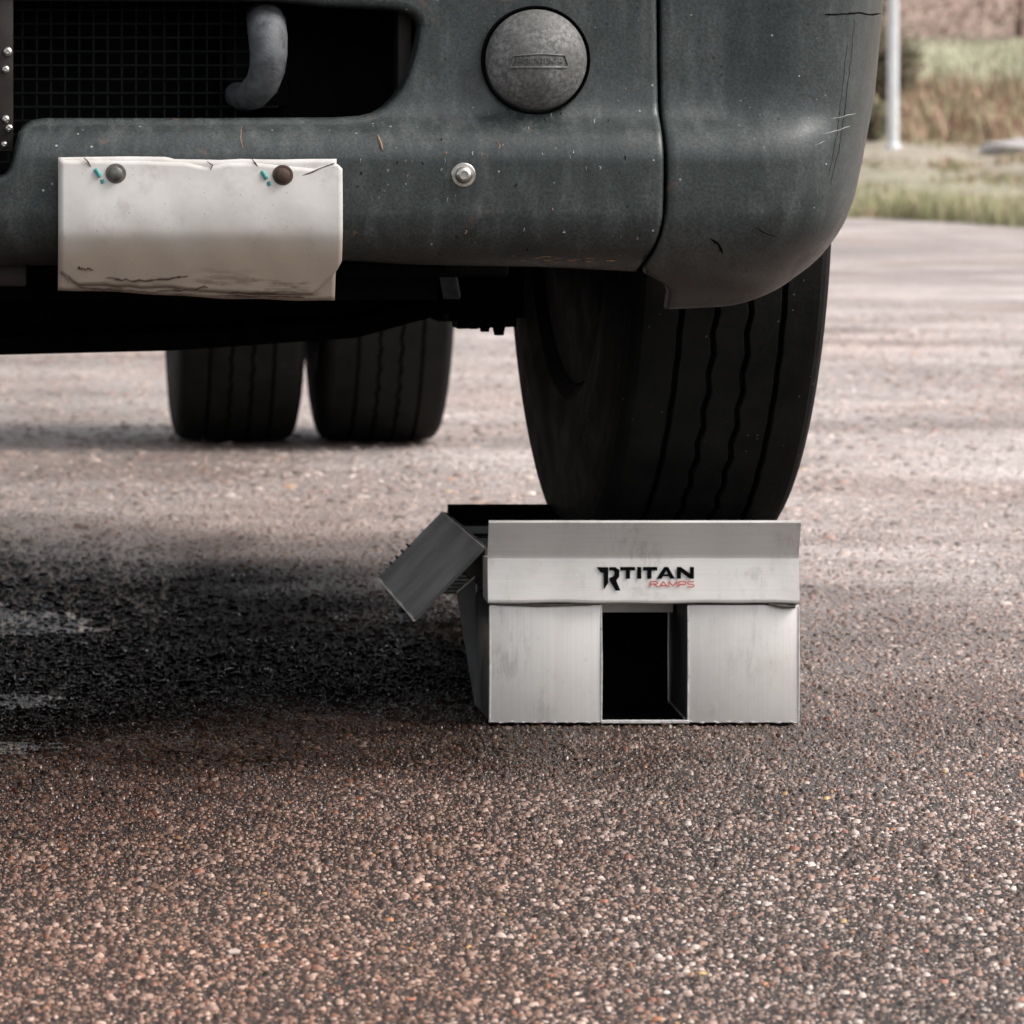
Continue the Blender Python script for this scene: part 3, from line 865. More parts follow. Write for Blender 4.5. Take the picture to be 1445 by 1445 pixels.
# --- behind the grille opening
radiator = box('radiator', 2*CX - bx_(640), bx_(640), 5.70, 5.78, .50, 1.25, M['black'], truck)
screen = empty('radiator_screen'); screen.parent = truck; screen.matrix_parent_inverse = Matrix.Translation((-CX, -8.6, 0))
ds = 5.63
wmesh_v = bpy.data.meshes.new('wire_upright'); wmesh_h = bpy.data.meshes.new('wire_level')
for me, dims in ((wmesh_v, (.0011, .0011, .16)), (wmesh_h, (.19, .0011, .0011))):
    bm = bmesh.new(); add_box(bm, -dims[0], dims[0], -dims[1], dims[1], -dims[2], dims[2]); bm.to_mesh(me); bm.free(); me.materials.append(M['wire'])
for k in range(21):
    o = bpy.data.objects.new('screen_wire', wmesh_v); C.objects.link(o); o.parent = screen
    p = at(-68 + k*20, 120, ds); o.location = p
for k in range(13):
    o = bpy.data.objects.new('screen_wire', wmesh_h); C.objects.link(o); o.parent = screen
    p = at(150, 14 + k*19.5, ds - .0023); o.location = p
# panels added round the cavity to keep light out, so it stays black
box('cavity_light_block', bx_(628), bx_(640), 5.60, 5.80, .55, .93, M['black'], truck)
box('cavity_light_block', 2*CX - bx_(640), 2*CX - bx_(628), 5.60, 5.80, .55, .93, M['black'], truck)
box('cavity_light_block', 2*CX - bx_(640), bx_(640), 5.58, 5.80, .935, .95, M['black'], truck)
box('cavity_light_block', 2*CX - bx_(640), bx_(640), 5.60, 5.80, .53, .545, M['black'], truck)
# tow hook
hook_pts = [(372, 22, 5.66), (376, 34, 5.575), (378, 52, 5.553), (379, 75, 5.548), (377, 98, 5.55), (370, 118, 5.558), (358, 132, 5.575), (345, 137, 5.60), (334, 134, 5.635)]
tube('tow_hook', [at(*p) for p in hook_pts], [.020, .0215, .0215, .0205, .0195, .0185, .0175, .016, .014], M['hook'], truck, 20)
box('hook_bracket', bx_(328), bx_(420), 5.655, 5.70, bz_(150), bz_(-10), M['black'], truck, .004)
box('upright_bracket', bx_(572), bx_(592), 5.60, 5.66, bz_(178), bz_(-40), M['strip'], truck, .002)
st = box('riveted_strip', bx_(-16), bx_(19), 5.555, 5.561, bz_(214), bz_(-30), M['strip'], truck, .001)
for (px, py, r) in ((11, 73, .0052), (8, 98, .0044), (8, 168, .0044), (13, 181, .0046), (6, 204, .0038)):
    lathe_obj('rivet', [(r, .004), (r, -.0008), (r*.8, -.0026), (r*.42, -.0034), (r*.34, -.0012), (0, -.001)], at(px, py, 5.554), M['steel'], st, 18)

# --- underbody, dark
def bar(name, a, b, w, h, mat, parent=None):
    a, b = Vector(a), Vector(b); t = (b-a).normalized(); up = Vector((0, 0, 1))
    s = t.cross(up).normalized(); u = s.cross(t)
    V = [p + s*i*w/2 + u*j*h/2 for p in (a, b) for i, j in ((-1,-1), (1,-1), (1,1), (-1,1))]
    F = [(0,1,2,3), (7,6,5,4), (0,4,5,1), (1,5,6,2), (2,6,7,3), (3,7,4,0)]
    o = pyd(name, V, F, mat, parent)
    bm = bmesh.new(); bm.from_mesh(o.data); bmesh.ops.bevel(bm, geom=list(bm.edges), offset=min(w, h)*.12, segments=2, affect='EDGES'); bm.to_mesh(o.data); bm.free()
    sharp(o, 40); return o

YF, YR = 6.40, 11.16
axle_pts = [(-1.02, .50), (-.88, .49), (-.72, .455), (-.1, .458), (.23, .466), (.46, .482), (.60, .52), (.70, .66)]
V, F = [], []
for (x, z) in axle_pts:
    for y, dz in ((-.055, -.052), (.055, -.052), (.055, -.03), (.02, -.022), (.02, .022), (.055, .03), (.055, .052), (-.055, .052), (-.055, .03), (-.02, .022), (-.02, -.022), (-.055, -.03)):
        V.append((x, YF + y, z + dz))
n = 12
for i in range(len(axle_pts)-1):
    for k in range(n): F.append((i*n+k, i*n+(k+1) % n, (i+1)*n+(k+1) % n, (i+1)*n+k))
F += [tuple(range(n)), tuple(range((len(axle_pts)-1)*n, len(axle_pts)*n))]
axle = pyd('front_axle', V, F, M['black'], truck)
tube('tie_rod', [(-1.0, 6.58, .46), (.1, 6.58, .46), (.62, 6.58, .50)], .022, M['black'], truck)
for (px, py, r) in ((652, 438, .011), (668, 446, .010), (684, 450, .009), (704, 455, .010)):
    p = at(px, py, 6.36)
    tube('knuckle_nut', [p + Vector((0, 0, .05)), p + Vector((0, 0, -.004)), p + Vector((0, 0, -.006)), p + Vector((0, 0, -.016))], [r*1.7, r*1.6, r*.8, r*.6], M['black'], truck, 8)
bar('steering_knuckle', at(628, 412, 6.36), at(735, 408, 6.36), .10, .09, M['black'], truck)
for x0 in (.26, -.62):
    for k in range(4): box('spring_leaf', x0-.04, x0+.04, 5.85-.06*(3-k)*0+.08*k, 7.05-.08*k, .505+.018*(3-k) - .0, .505+.018*(3-k)+.015, M['black'], truck, .002)
for x in (.20, -.56):
    box('frame_rail', x-.04, x+.04, 5.82, 12.35, .72, .97, M['black'], truck, .006)
bm = bmesh.new(); add_box(bm, -.52, .16, 5.95, 7.6, .50, .95, .05, 3); bm_obj('engine', bm, M['black'], truck, angle=35)
bm = bmesh.new(); add_box(bm, -.40, .06, 6.55, 7.3, .41, .505, .03, 3); bm_obj('oil_pan', bm, M['black'], truck, angle=35)
box('crossmember', -.95, .60, 5.86, 5.92, .52, .70, M['black'], truck, .006)
box('bumper_bracket', bx_(-20), bx_(38), 5.57, 5.60, bz_(408), bz_(360), M['strip'], truck, .004)
bar('brake_line_clip', at(632, 388, 6.0), at(638, 420, 6.02), .02, .008, M['hook'], truck)
# wheel housings and cab floor
for sgn in (1, -1):
    X = lambda x: CX + sgn*x
    a, b = sorted((X(.62), X(1.12)))
    box('wheel_housing', a, b, 6.98, 7.02, .45, 1.3, M['black'], truck)
    a, b = sorted((X(.45), X(1.12)))
    box('housing_roof', a, b, 5.80, 6.98, 1.27, 1.30, M['black'], truck)
    a, b = sorted((X(.58), X(.60)))
    box('housing_side', a, b, 5.95, 6.98, .62, 1.27, M['black'], truck)
    a, b = sorted((X(.80), X(1.15)))
    box('cab_step', a, b, 7.1, 7.9, .42, .62, M['black'], truck, .01)
box('cab_floor', CX-1.14, CX+1.14, 7.03, 8.45, .74, .80, M['black'], truck)
# hood and cab (above the picture)
def shell(name, secs, mat):
    V, F = [], []
    for (y, x, z0, z1, rnd) in secs:
        pts = [(-x, z0), (-x, z1-rnd), (-x+rnd*.3, z1-rnd*.3), (-x+rnd, z1), (x-rnd, z1), (x-rnd*.3, z1-rnd*.3), (x, z1-rnd), (x, z0)]
        for a, b in pts: V.append((CX+a, y, b))
    n = 8
    for i in range(len(secs)-1):
        for k in range(n): F.append((i*n+k, i*n+(k+1) % n, (i+1)*n+(k+1) % n, (i+1)*n+k))
    F += [tuple(range(n)), tuple(range((len(secs)-1)*n, len(secs)*n))]
    o = pyd(name, V, F, mat, truck); sharp(o, 30); return o
shell('hood', [(5.555, 1.06, .885, 1.30, .12), (5.62, 1.10, .885, 1.40, .16), (6.3, 1.13, 1.31, 1.52, .16), (7.05, 1.14, 1.31, 1.62, .16)], M['cab'])
cabo = shell('cab', [(7.06, 1.12, .82, 1.66, .1), (7.35, 1.10, .82, 2.35, .12), (7.55, 1.08, .82, 2.48, .14), (8.42, 1.08, .82, 2.50, .14)], M['cab'])
V = [(CX-.95, 7.075, 1.70), (CX+.95, 7.075, 1.70), (CX+.92, 7.335, 2.30), (CX-.92, 7.335, 2.30)]
pyd('windscreen', V, [(0, 1, 2, 3)], M['glass'], truck)

# --- wheels
def tyre_mesh(name, R0=.5, grooves=(-.0675, -.0225, .0225, .0675), zig=(.0006, .0024, .0024, .0006), nseg=232):
    prof_ = [(-.098, .285, 0), (-.118, .292, 0), (-.130, .31, 0), (-.139, .345, 0), (-.1415, .38, 0), (-.139, .415, 0), (-.1365, .445, 0), (-.1325, .466, 0), (-.1285, .479, 0), (-.122, .488, 0), (-.115, .4925, 0)]
    tread = [(-.107, 0, 0)]
    gw, gd = .0036, .012
    for g, z in zip(grooves, zig):
        for dx, dd in ((-gw-.0012, 0), (-gw, .0015), (-gw*.6, gd), (gw*.6, gd), (gw, .0015), (gw+.0012, 0)):
            tread.append((g+dx, dd, z))
    tread.append((.107, 0, 0))
    for x, dd, z in tread:
        prof_.append((x, R0 - .0055*(x/.1)**2 - dd, z))
    prof_ += [(-x, r, 0) for x, r, _ in prof_[:11][::-1]]
    V, F = [], []
    m = len(prof_)
    for k in range(nseg):
        a = 2*math.pi*k/nseg
        tri = 2*abs(((k/nseg*58) % 1.0)*2 - 1) - 1
        for x, r, z in prof_:
            V.append((x + z*tri, r*math.sin(a), r*math.cos(a)))
    for k in range(nseg):
        k2 = (k+1) % nseg
        for i in range(m-1): F.append((k*m+i, k*m+i+1, k2*m+i+1, k2*m+i))
    me = bpy.data.meshes.new(name); me.from_pydata(V, [], F)
    bm = bmesh.new(); bm.from_mesh(me); bmesh.ops.recalc_face_normals(bm, faces=bm.faces); bm.to_mesh(me); bm.free()
    me.materials.append(M['rubber'])
    return me
def rim_mesh():
    prof_ = [(.285, -.105), (.275, -.10), (.262, -.06), (.262, .0), (.262, .05), (.275, .10), (.285, .105)]
    V, F = [], []
    n = 48
    disc = [(.26, .03), (.22, .055), (.15, .06), (.11, .02), (.10, -.06), (.0, -.065)]
    for pr in (prof_, disc):
        base = len(V)
        for k in range(n):
            a = 2*math.pi*k/n
            for r, x in pr: V.append((x, max(r, .001)*math.sin(a), max(r, .001)*math.cos(a)))
        m = len(pr)
        for k in range(n):
            k2 = (k+1) % n
            for i in range(m-1): F.append((base+k*m+i, base+k*m+i+1, base+k2*m+i+1, base+k2*m+i))
    me = bpy.data.meshes.new('rim'); me.from_pydata(V, [], F); me.materials.append(M['rim'])
    me.polygons.foreach_set('use_smooth', [True]*len(me.polygons)); return me
TM, RM = tyre_mesh('tyre'), rim_mesh()
hub_me = bpy.data.meshes.new('hub')
V, F = lathe_y([(.0, -.14), (.07, -.14), (.085, -.12), (.085, .06), (.255, .065), (.2915, .1165), (.20, .124), (.0, .126)], 24)
hub_me.from_pydata([(-v[1], v[0], v[2]) for v in V], [], F); hub_me.materials.append(M['rubber'])  # disc shaped to fill the rim recess, its shade given as tyre black
DECK = .200
def wheel(name, loc, rz, flip=False, label=None):
    w = empty(name, (0, 0, 0)); w.parent = truck
    w.matrix_parent_inverse = Matrix.Translation((-CX, -8.6, 0))
    w.location = loc; w.rotation_euler = (random.uniform(0, 0), 0, rz + (math.pi if flip else 0))
    w.scale = (.89, 1, 1) if name == 'front_wheel' else (1, 1, 1)
    for nm, me in (('tyre', TM), ('rim', RM), ('hub', hub_me)):
        o = bpy.data.objects.new(nm, me); C.objects.link(o); o.parent = w
    if label: w['label'] = label
    return w
wheel('front_wheel', (.842, YF, DECK - .036 + .497), R(3.2), label='black front tyre turned slightly, standing on the ramp')
wheel('front_wheel', (2*CX - .834, YF, .4985), R(4.0), True)
for x in (.540, .852): wheel('rear_wheel', (x, YR, .4985), 0, label='black rear tyre of the inner pair' if x < .7 else 'black rear tyre on the outside')
for x in (.540, .852): wheel('rear_wheel', (2*CX - x, YR, .4985), 0, True)
tube('rear_axle', [(CX-1.0, YR, .5), (CX-.25, YR, .5), (CX-.16, YR, .5), (CX+.16, YR, .5), (CX+.25, YR, .5), (CX+1.0, YR, .5)], [.07, .08, .17, .17, .08, .07], M['black'], truck, 20)
tube('drive_shaft', [(CX, 8.0, .62), (CX, YR, .53)], .05, M['black'], truck)
for x in (.20, -.56): box('rear_spring', x-.045, x+.045, 10.4, 11.9, .60, .70, M['black'], truck, .01)

# ---------------------------------------------------------------- the metal ramp
DR = 5.90
def rx_(px): return (px - VX)*DR/FPX
def rz_(py): return H - (py - VY)*DR/FPX
ramp = empty('wheel_ramp', (.76, 6.2, 0))
tag(ramp, 'brushed aluminium wheel ramp with a printed logo under the front tyre', 'ramp')
ZB = .004
RAMP_BACK = DR + .168
XL, XR = rx_(690), rx_(1128)
DX0, DX1 = XL, XR
# the two hollow box feet
def foot(x0, x1):
    bm = bmesh.new(); add_box(bm, x0, x1, DR + .004, RAMP_BACK, ZB, rz_(853), .0028, 2)
    o = bm_obj('leg', bm, M['alu_shade'], ramp, angle=35)
    bm = bmesh.new(); add_box(bm, x0 + .0005, x1 - .0005, DR + .0022, DR + .0038, ZB + .0005, rz_(854), .0006, 2)
    bm_obj('face_plate', bm, M['alu'], o, angle=35)
    return o
lg1 = foot(XL + .0005, rx_(850)); lg2 = foot(rx_(970), XR + .0005)
# welded bright edges of the feet
for x in (XL + .0012, rx_(850) - .001, rx_(970) + .001, XR - .0005):
    tube('weld_bead', [(x, DR + .0025, ZB + .002), (x + .0004, DR + .0022, .07), (x, DR + .0025, rz_(856))], [.0011, .0013, .001], M['edge'], ramp, 8)
V, F = [], []
for k in range(40):
    pass
tube('weld_bead', [(XL + .13*t*0 + XL*0 + (rx_(850)-XL)*t, DR + .0035, ZB + .0012 + .0005*math.sin(t*41) + .0004*math.sin(t*97)) for t in np.linspace(0, 1, 30)], [.0013 + .0004*math.sin(k*2.3) for k in range(30)], M['edge'], ramp, 8)
tube('weld_bead', [(rx_(970) + (XR-rx_(970))*t, DR + .0035, ZB + .0012 + .0005*math.sin(t*37) + .0004*math.sin(t*83)) for t in np.linspace(0, 1, 30)], [.0013 + .0004*math.sin(k*1.9) for k in range(30)], M['edge'], ramp, 8)
# floor strip between the feet
bm = bmesh.new(); add_box(bm, rx_(848), rx_(973), DR + .0005, DR + .006, .0035, .0075, .0008, 1)
bm_obj('floor_strip', bm, M['edge'], ramp)
box('shade_floor_pan', rx_(851), rx_(969), DR + .0065, 6.47, .0035, .0055, M['seam'], ramp)  # black sheet standing in for the shade on the floor inside
box('inner_rail', rx_(851), rx_(966), DR + .10, DR + .104, .1225, .150, M['alu_h'], ramp)
tube('weld_bead', [(rx_(970) - .0006, RAMP_BACK - .010, .012), (rx_(970) - .0008, RAMP_BACK - .010, .07), (rx_(970) - .0006, RAMP_BACK - .010, .118)], [.0009, .0013, .0009], M['edge'], ramp, 8)
tube('weld_bead', [(rx_(970) - .0008, DR + .02, .0075), (rx_(970) - .0008, RAMP_BACK - .010, .012)], [.0012, .0009], M['edge'], ramp, 8)
box('shade_back_plate', rx_(851), rx_(969), RAMP_BACK - .006, RAMP_BACK, .006, .15, M['seam'], ramp)  # black sheet added to close the opening, standing in for shade
box('light_stop_pan', DX0 + .008, DX1 - .008, DR + .06, 6.485, .142, .146, M['seam'], ramp)  # added under the bars to stop light coming through the gaps
# front rail: folded channel with a crease, top leaning towards the camera
def rail():
    prof_ = [(DR + .055, rz_(848)), (DR - .0035, rz_(851)), (DR - .0062, rz_(849)), (DR - .0066, rz_(846)), (DR, rz_(788)), (DR - .0003, rz_(785)), (DR - .0011, rz_(782)), (DR - .0165, rz_(736)), (DR - .0158, rz_(733.2)), (DR - .0135, rz_(733)), (DR + .0035, rz_(786)), (DR + .055, rz_(790))]
    xs_ = np.linspace(rx_(688), rx_(1127), 24)
    V, F = [], []
    for i, x in enumerate(xs_):
        for (y, z) in prof_:
            wob = .0006*math.sin(x*31) + .0004*math.sin(x*77 + 1)
            V.append((x, y + wob*(1 if y < DR+.02 else 0), z + (wob*.8 if z < rz_(840) else 0)))
    m = len(prof_)
    for i in range(len(xs_)-1):
        for k in range(m-1): F.append((i*m+k, i*m+k+1, (i+1)*m+k+1, (i+1)*m+k))
    F += [tuple(range(m)), tuple(range((len(xs_)-1)*m, len(xs_)*m))]
    o = pyd('front_rail', V, F, M['alu_h'], ramp); sharp(o, 14); return o
rl = rail()
# small burr at the lower right end of the rail
tube('weld_bead', [at(1085, 852, DR-.001), at(1105, 855, DR-.002), at(1122, 856, DR-.001)], [.0016, .0032, .0022], M['oldbolt'], ramp, 8)
tube('weld_bead', [at(700, 853, DR), at(760, 854, DR+.001), at(835, 853, DR)], [.0012, .0022, .0012], M['oldbolt'], ramp, 8)
# deck of cross bars
DX0, DX1 = XL, XR
dk = empty('deck'); dk.parent = ramp; dk.matrix_parent_inverse = Matrix.Translation((-.76, -6.2, 0))
db = bpy.data.meshes.new('deck_bar'); bm = bmesh.new(); add_box(bm, DX0 + .004, DX1 - .004, -.011, .011, -.012, 0, .0015, 1); bm.to_mesh(db); bm.free(); db.materials.append(M['alu_shade'])
for k in range(14):
    o = bpy.data.objects.new('deck_bar', db); C.objects.link(o); o.parent = dk; o.location = (0, DR + .075 + k*.0385, DECK - .036 + (.0 if k < 12 else .012*(k-11)))
for x in (DX0, DX1 - .006):
    bm = bmesh.new(); add_box(bm, x, x + .006, DR + .0565, 6.50, .150, DECK + .002, .001, 1); bm_obj('side_rail', bm, M['alu_shade'], ramp)
bm = bmesh.new(); add_box(bm, DX0 + .0062, DX1 - .0062, 6.488, 6.50, .150, DECK + .012, .001, 1); bm_obj('rear_rail', bm, M['seam'], ramp)
# left wing plate sloping outwards at 45 degrees
def wing():
    X1, Z1 = DX0 - .0005, DECK + .002
    X0, Z0 = .4995, DECK - .082
    ya, yb = DR + .052, 6.49
    V, F = [], []
    nu, nv = 14, 6
    for i in range(nu):
        y = ya + (yb-ya)*i/(nu-1)
        for j in range(nv):
            t = j/(nv-1)
            V.append((X1 + (X0-X1)*t, y, Z1 + (Z0-Z1)*t))
    for i in range(nu-1):
        for j in range(nv-1): F.append((i*nv+j, i*nv+j+1, (i+1)*nv+j+1, (i+1)*nv+j))
    o = pyd('wing_plate', V, F, M['wing'], ramp)
    md = o.modifiers.new('thickness', 'SOLIDIFY'); md.thickness = .004; md.offset = 0
    o['label'] = 'dark sloping side plate with worn bright edges'
    d = Vector((-1, 0, 1)).normalized()*.0022
    tube('plate_edge', [Vector((X0, y, Z0)) + d*.2 for y in np.linspace(ya, yb, 12)], [.0019 + .0004*math.sin(k*2) for k in range(12)], M['edge'], o, 8)
    tube('plate_edge', [Vector((X1, y, Z1)) + d*.6 for y in np.linspace(ya, yb, 10)], .0008, M['edge'], o, 8)
    for k in range(6):
        t = .52 + k*.09
        p = Vector((X1 + (X0-X1)*t, yb, Z1 + (Z0-Z1)*t)) + d*1.2
        tube('grip_tooth', [p - d*1.0, p + d*.9, p + d*1.6], [.0034, .0022, .001] if k > 4 else [.0026, .0014, .0006], M['edge'] if k > 3 else M['alu_shade'], o, 8)
    return o
wing()
# leaning gusset under the wing, behind the left foot
V = [(XL + .0005, RAMP_BACK + .004, ZB), (XL - .0215, RAMP_BACK + .004, .139), (XL + .002, RAMP_BACK + .004, .160), (XL + .03, RAMP_BACK + .004, .160), (XL + .03, RAMP_BACK + .004, ZB)]
V += [(x, y + .004, z) for (x, y, z) in V]
F = [(0, 1, 2, 3, 4), (0, 5, 6, 1), (1, 6, 7, 2), (5, 9, 8, 7, 6), (4, 9, 5, 0), (2, 7, 8, 3), (3, 8, 9, 4)]
g = pyd('gusset', V, F, M['alu_shade'], ramp)
tube('plate_edge', [(XL - .0215, RAMP_BACK + .003, .139), (XL + .002, RAMP_BACK + .002, .1595)], .0016, M['edge'], g, 8)
tube('plate_edge', [(XL + .0015, RAMP_BACK + .0005, ZB + .003), (XL + .0015, RAMP_BACK + .0005, .150)], .0010, M['edge'], g, 8)
# hidden skirts along both sides, added to stop light leaking under
bm = bmesh.new(); add_box(bm, DX0 + .034, DX0 + .040, RAMP_BACK + .009, 6.48, ZB, .149, .001, 1); bm_obj('skirt', bm, M['alu_shade'], ramp)
bm = bmesh.new(); add_box(bm, DX1 - .012, DX1 - .004, RAMP_BACK + .004, 6.48, ZB, .149, .001, 1); bm_obj('skirt', bm, M['alu_shade'], ramp)
# approach slope behind, cross bars between two stringers
ap = empty('approach_slope'); ap.parent = ramp; ap.matrix_parent_inverse = Matrix.Translation((-.76, -6.2, 0))
def ap_z(y): return DECK - .004 - (y - 6.505)*(DECK - .03)/.80
for x in (.625, .905):
    bar('stringer', (x, 6.506, ap_z(6.506) - .02), (x, 7.30, ap_z(7.30) - .012), .006, .03, M['alu_shade'], ap)
am = bpy.data.meshes.new('approach_bar'); bm = bmesh.new(); add_box(bm, .630, .900, -.012, .012, -.008, 0, .001, 1); bm.to_mesh(am); bm.free(); am.materials.append(M['alu_shade'])
for k in range(18):
    y = 6.53 + k*.0425
    o = bpy.data.objects.new('approach_bar', am); C.objects.link(o); o.parent = ap; o.location = (0, y, ap_z(y)); o.rotation_euler = (-math.atan(.2125), 0, 0)

# printed logo on the rail
def logo():
    k = 1/7.605
    def P(x, y, dy): return at(820 + x*k, 770 + y*k, DR - dy - .0066*(770 + y*k - 788)/58)
    def polys(name, lists, mat, dy0):
        V, F = [], []
        for i, pl in enumerate(lists):
            b = len(V); V += [P(x, y, dy0 + .00003*i) for x, y in pl]; F.append(tuple(range(b, b+len(pl))))
        me = bpy.data.meshes.new(name); me.from_pydata(V, [], F)
        bm = bmesh.new(); bm.from_mesh(me); bmesh.ops.triangulate(bm, faces=bm.faces); bm.to_mesh(me); bm.free()
        o = link(name, me, mat, rl); return o
    mono = [[(165, 230), (215, 290), (240, 290), (245, 472), (292, 400), (292, 230)],
            [(302, 230), (302, 264), (340, 266), (357, 280), (357, 312), (344, 330), (305, 345), (305, 372), (370, 482), (422, 482), (378, 372), (410, 335), (411, 262), (370, 230)]]
    polys('printed_monogram', mono, M['ink'], .0022)
    titan = [[(420, 228), (420, 266), (480, 266), (480, 355), (526, 355), (526, 266), (580, 266), (580, 228)],
             [(602, 228), (602, 355), (647, 355), (647, 228)],
             [(664, 228), (664, 266), (710, 266), (710, 355), (756, 355), (756, 266), (818, 266), (818, 228)],
             [(812, 355), (892, 228), (914, 228), (914, 268), (864, 355)], [(914, 228), (936, 228), (1008, 355), (956, 355), (914, 268)], [(893, 306), (880, 328), (943, 328), (932, 306)],
             [(1028, 228), (1028, 355), (1072, 355), (1072, 228)], [(1072, 228), (1072, 284), (1168, 355), (1168, 299)], [(1168, 228), (1168, 355), (1212, 355), (1212, 228)]]
    polys('printed_word', titan, M['ink'], .0022)
    strokes = [[(742, 446), (742, 384), (812, 384), (824, 396), (812, 412), (746, 412)], [(785, 412), (828, 446)],
               [(838, 446), (882, 384), (928, 446)], [(856, 428), (910, 428)],
               [(942, 446), (942, 384), (986, 432), (1030, 384), (1030, 446)],
               [(1050, 446), (1050, 384), (1114, 384), (1126, 398), (1114, 416), (1054, 416)],
               [(1212, 386), (1152, 386), (1142, 398), (1152, 412), (1202, 415), (1214, 430), (1202, 444), (1140, 444)]]
    quads = []
    for pl in strokes:
        for (x0, y0), (x1, y1) in zip(pl[:-1], pl[1:]):
            L = math.hypot(x1-x0, y1-y0); nx_, ny_ = -(y1-y0)/L*5.5, (x1-x0)/L*5.5
            quads.append([(x0-nx_, y0-ny_), (x0+nx_, y0+ny_), (x1+nx_, y1+ny_), (x1-nx_, y1-ny_)])
    polys('printed_subtitle', quads, M['red'], .0022)
logo()

# ---------------------------------------------------------------- background
def blades(name, pts, hfun, wfun, cols, mat, lean=.35, per=(8, 16), spread=.06):
    V, F, Cc = [], [], []
    for (x, y, z, k) in pts:
        for b in range(random.randint(*per)):
            a = random.uniform(0, 6.283); r = abs(random.gauss(0, spread))
            bx, by = x + math.cos(a)*r, y + math.sin(a)*r
            h = hfun()*k; w = wfun()
            l = random.gauss(0, lean)*h; la = random.uniform(0, 6.283)
            t = random.uniform(0, 3.14); wx, wy = math.cos(t)*w, math.sin(t)*w
            i = len(V)
            mx, my = bx + math.cos(la)*l*.35, by + math.sin(la)*l*.35
            V += [(bx-wx, by-wy, z-.02), (bx+wx, by+wy, z-.02), (mx+wx*.8, my+wy*.8, z+h*.55), (mx-wx*.8, my-wy*.8, z+h*.55), (bx+math.cos(la)*l, by+math.sin(la)*l, z+h)]
            F += [(i, i+1, i+2, i+3), (i+3, i+2, i+4)]
            c = random.choice(cols); f = random.uniform(.75, 1.25)
            Cc += [(c[0]*f, c[1]*f, c[2]*f, 1)]*5
    me = bpy.data.meshes.new(name); me.from_pydata(V, [], F)
    a_ = me.attributes.new('blade_tint', 'FLOAT_COLOR', 'POINT'); a_.data.foreach_set('color', np.array(Cc, np.float32).ravel())
    return link(name, me, mat)

GREENS = [(.34, .34, .18), (.42, .39, .22), (.47, .42, .26), (.26, .28, .14), (.52, .45, .31)]
pts = []
for _ in range(2600):
    x = random.uniform(3.5, 11); u = abs(random.gauss(0, 1))
    y = verge(x) + .02 + u*2.2
    if random.random() < .5 + .5*math.sin(x*4.3 + y*.9): pts.append((x, y, terr(y), random.uniform(.4, 1.0)))
for _ in range(500):
    x = random.choice([6.55, 6.75, 7.0, 7.15, 7.6, 6.2]) + random.gauss(0, .1); y = verge(x) + .2 + abs(random.gauss(0, .7))
    pts.append((x, y, terr(y), random.uniform(.8, 1.5)))
g = blades('verge_grass', pts, lambda: random.uniform(.06, .17), lambda: random.uniform(.003, .007), GREENS, M['grass'])
tag(g, 'yellowish green grass along the edge of the tarmac', 'grass', kind='stuff')
pts = []
for _ in range(2600):
    x = random.uniform(4.5, 14); y = random.uniform(36, 54)
    if math.sin(x*2.3 + y*.7) + math.sin(x*1.1 - y*1.9) > .1: pts.append((x, y, terr(y), random.uniform(.3, .9)))
g = blades('verge_tufts', pts, lambda: random.uniform(.04, .12), lambda: random.uniform(.004, .009), [(.34, .31, .2), (.28, .28, .15), (.38, .29, .2), (.22, .24, .11), (.36, .24, .15)], M['grass'], .6, (10, 20), .12)
tag(g, 'sparse dry tufts scattered over the bare verge', 'grass', kind='stuff')
BROWNS = [(.36, .23, .16), (.29, .19, .13), (.42, .28, .2), (.38, .31, .2), (.22, .165, .11), (.29, .29, .16)]
pts = []
for _ in range(2600):
    x = random.uniform(5, 18); y = random.triangular(46, 68, 58)
    if math.sin(x*1.3 + y*.5) + math.sin(x*.6 - y*.9) > -.4: pts.append((x, y, terr(y), random.uniform(.2, 1.15)*(.4 if y < 51 else 1)))
g = blades('scrub', pts, lambda: random.uniform(.15, .38), lambda: random.uniform(.008, .02), BROWNS, M['twig'], .6, (9, 15), .16)
tag(g, 'low reddish brown scrub on the bank behind the yard', 'scrub', kind='stuff')
pts = []
for _ in range(2500):
    x = random.uniform(5, 22); y = random.uniform(64, 77)
    pts.append((x, y, terr(y), random.uniform(.4, 1.0)))
g = blades('meadow_grass', pts, lambda: random.uniform(.08, .2), lambda: random.uniform(.01, .02), [(.40, .39, .28), (.45, .43, .32), (.36, .36, .25), (.48, .42, .32)], M['grass'], .4, (6, 10), .3)
tag(g, 'pale green meadow grass below the hedge', 'grass', kind='stuff')

def leafy(name, parent, centres, n, size, cols, mat):
    V, F, Cc = [], [], []
    for (c, rad) in centres:
        for _ in range(n):
            d = Vector((random.gauss(0, 1), random.gauss(0, 1), random.gauss(0, 1))).normalized()*random.random()**.45
            p = Vector((c[0] + d.x*rad[0], c[1] + d.y*rad[1], c[2] + d.z*rad[2]))
            u = Vector((random.gauss(0, 1), random.gauss(0, 1), random.gauss(0, 1))).normalized(); w = u.orthogonal().normalized()
            s = size*random.uniform(.5, 1.4); i = len(V)
            V += [p - u*s, p + w*s*.5, p + u*s, p - w*s*.5]; F.append((i, i+1, i+2, i+3))
            cc = random.choice(cols); f = random.uniform(.7, 1.3); Cc += [(cc[0]*f, cc[1]*f, cc[2]*f, 1)]*4
    me = bpy.data.meshes.new(name); me.from_pydata(V, [], F)
    a_ = me.attributes.new('blade_tint', 'FLOAT_COLOR', 'POINT'); a_.data.foreach_set('color', np.array(Cc, np.float32).ravel())
    return link(name, me, mat, parent)
hedge = empty('hedge', (15, 78, terr(78)))
tag(hedge, 'brown leafless hedge along the top of the field', 'hedge')
cent = []
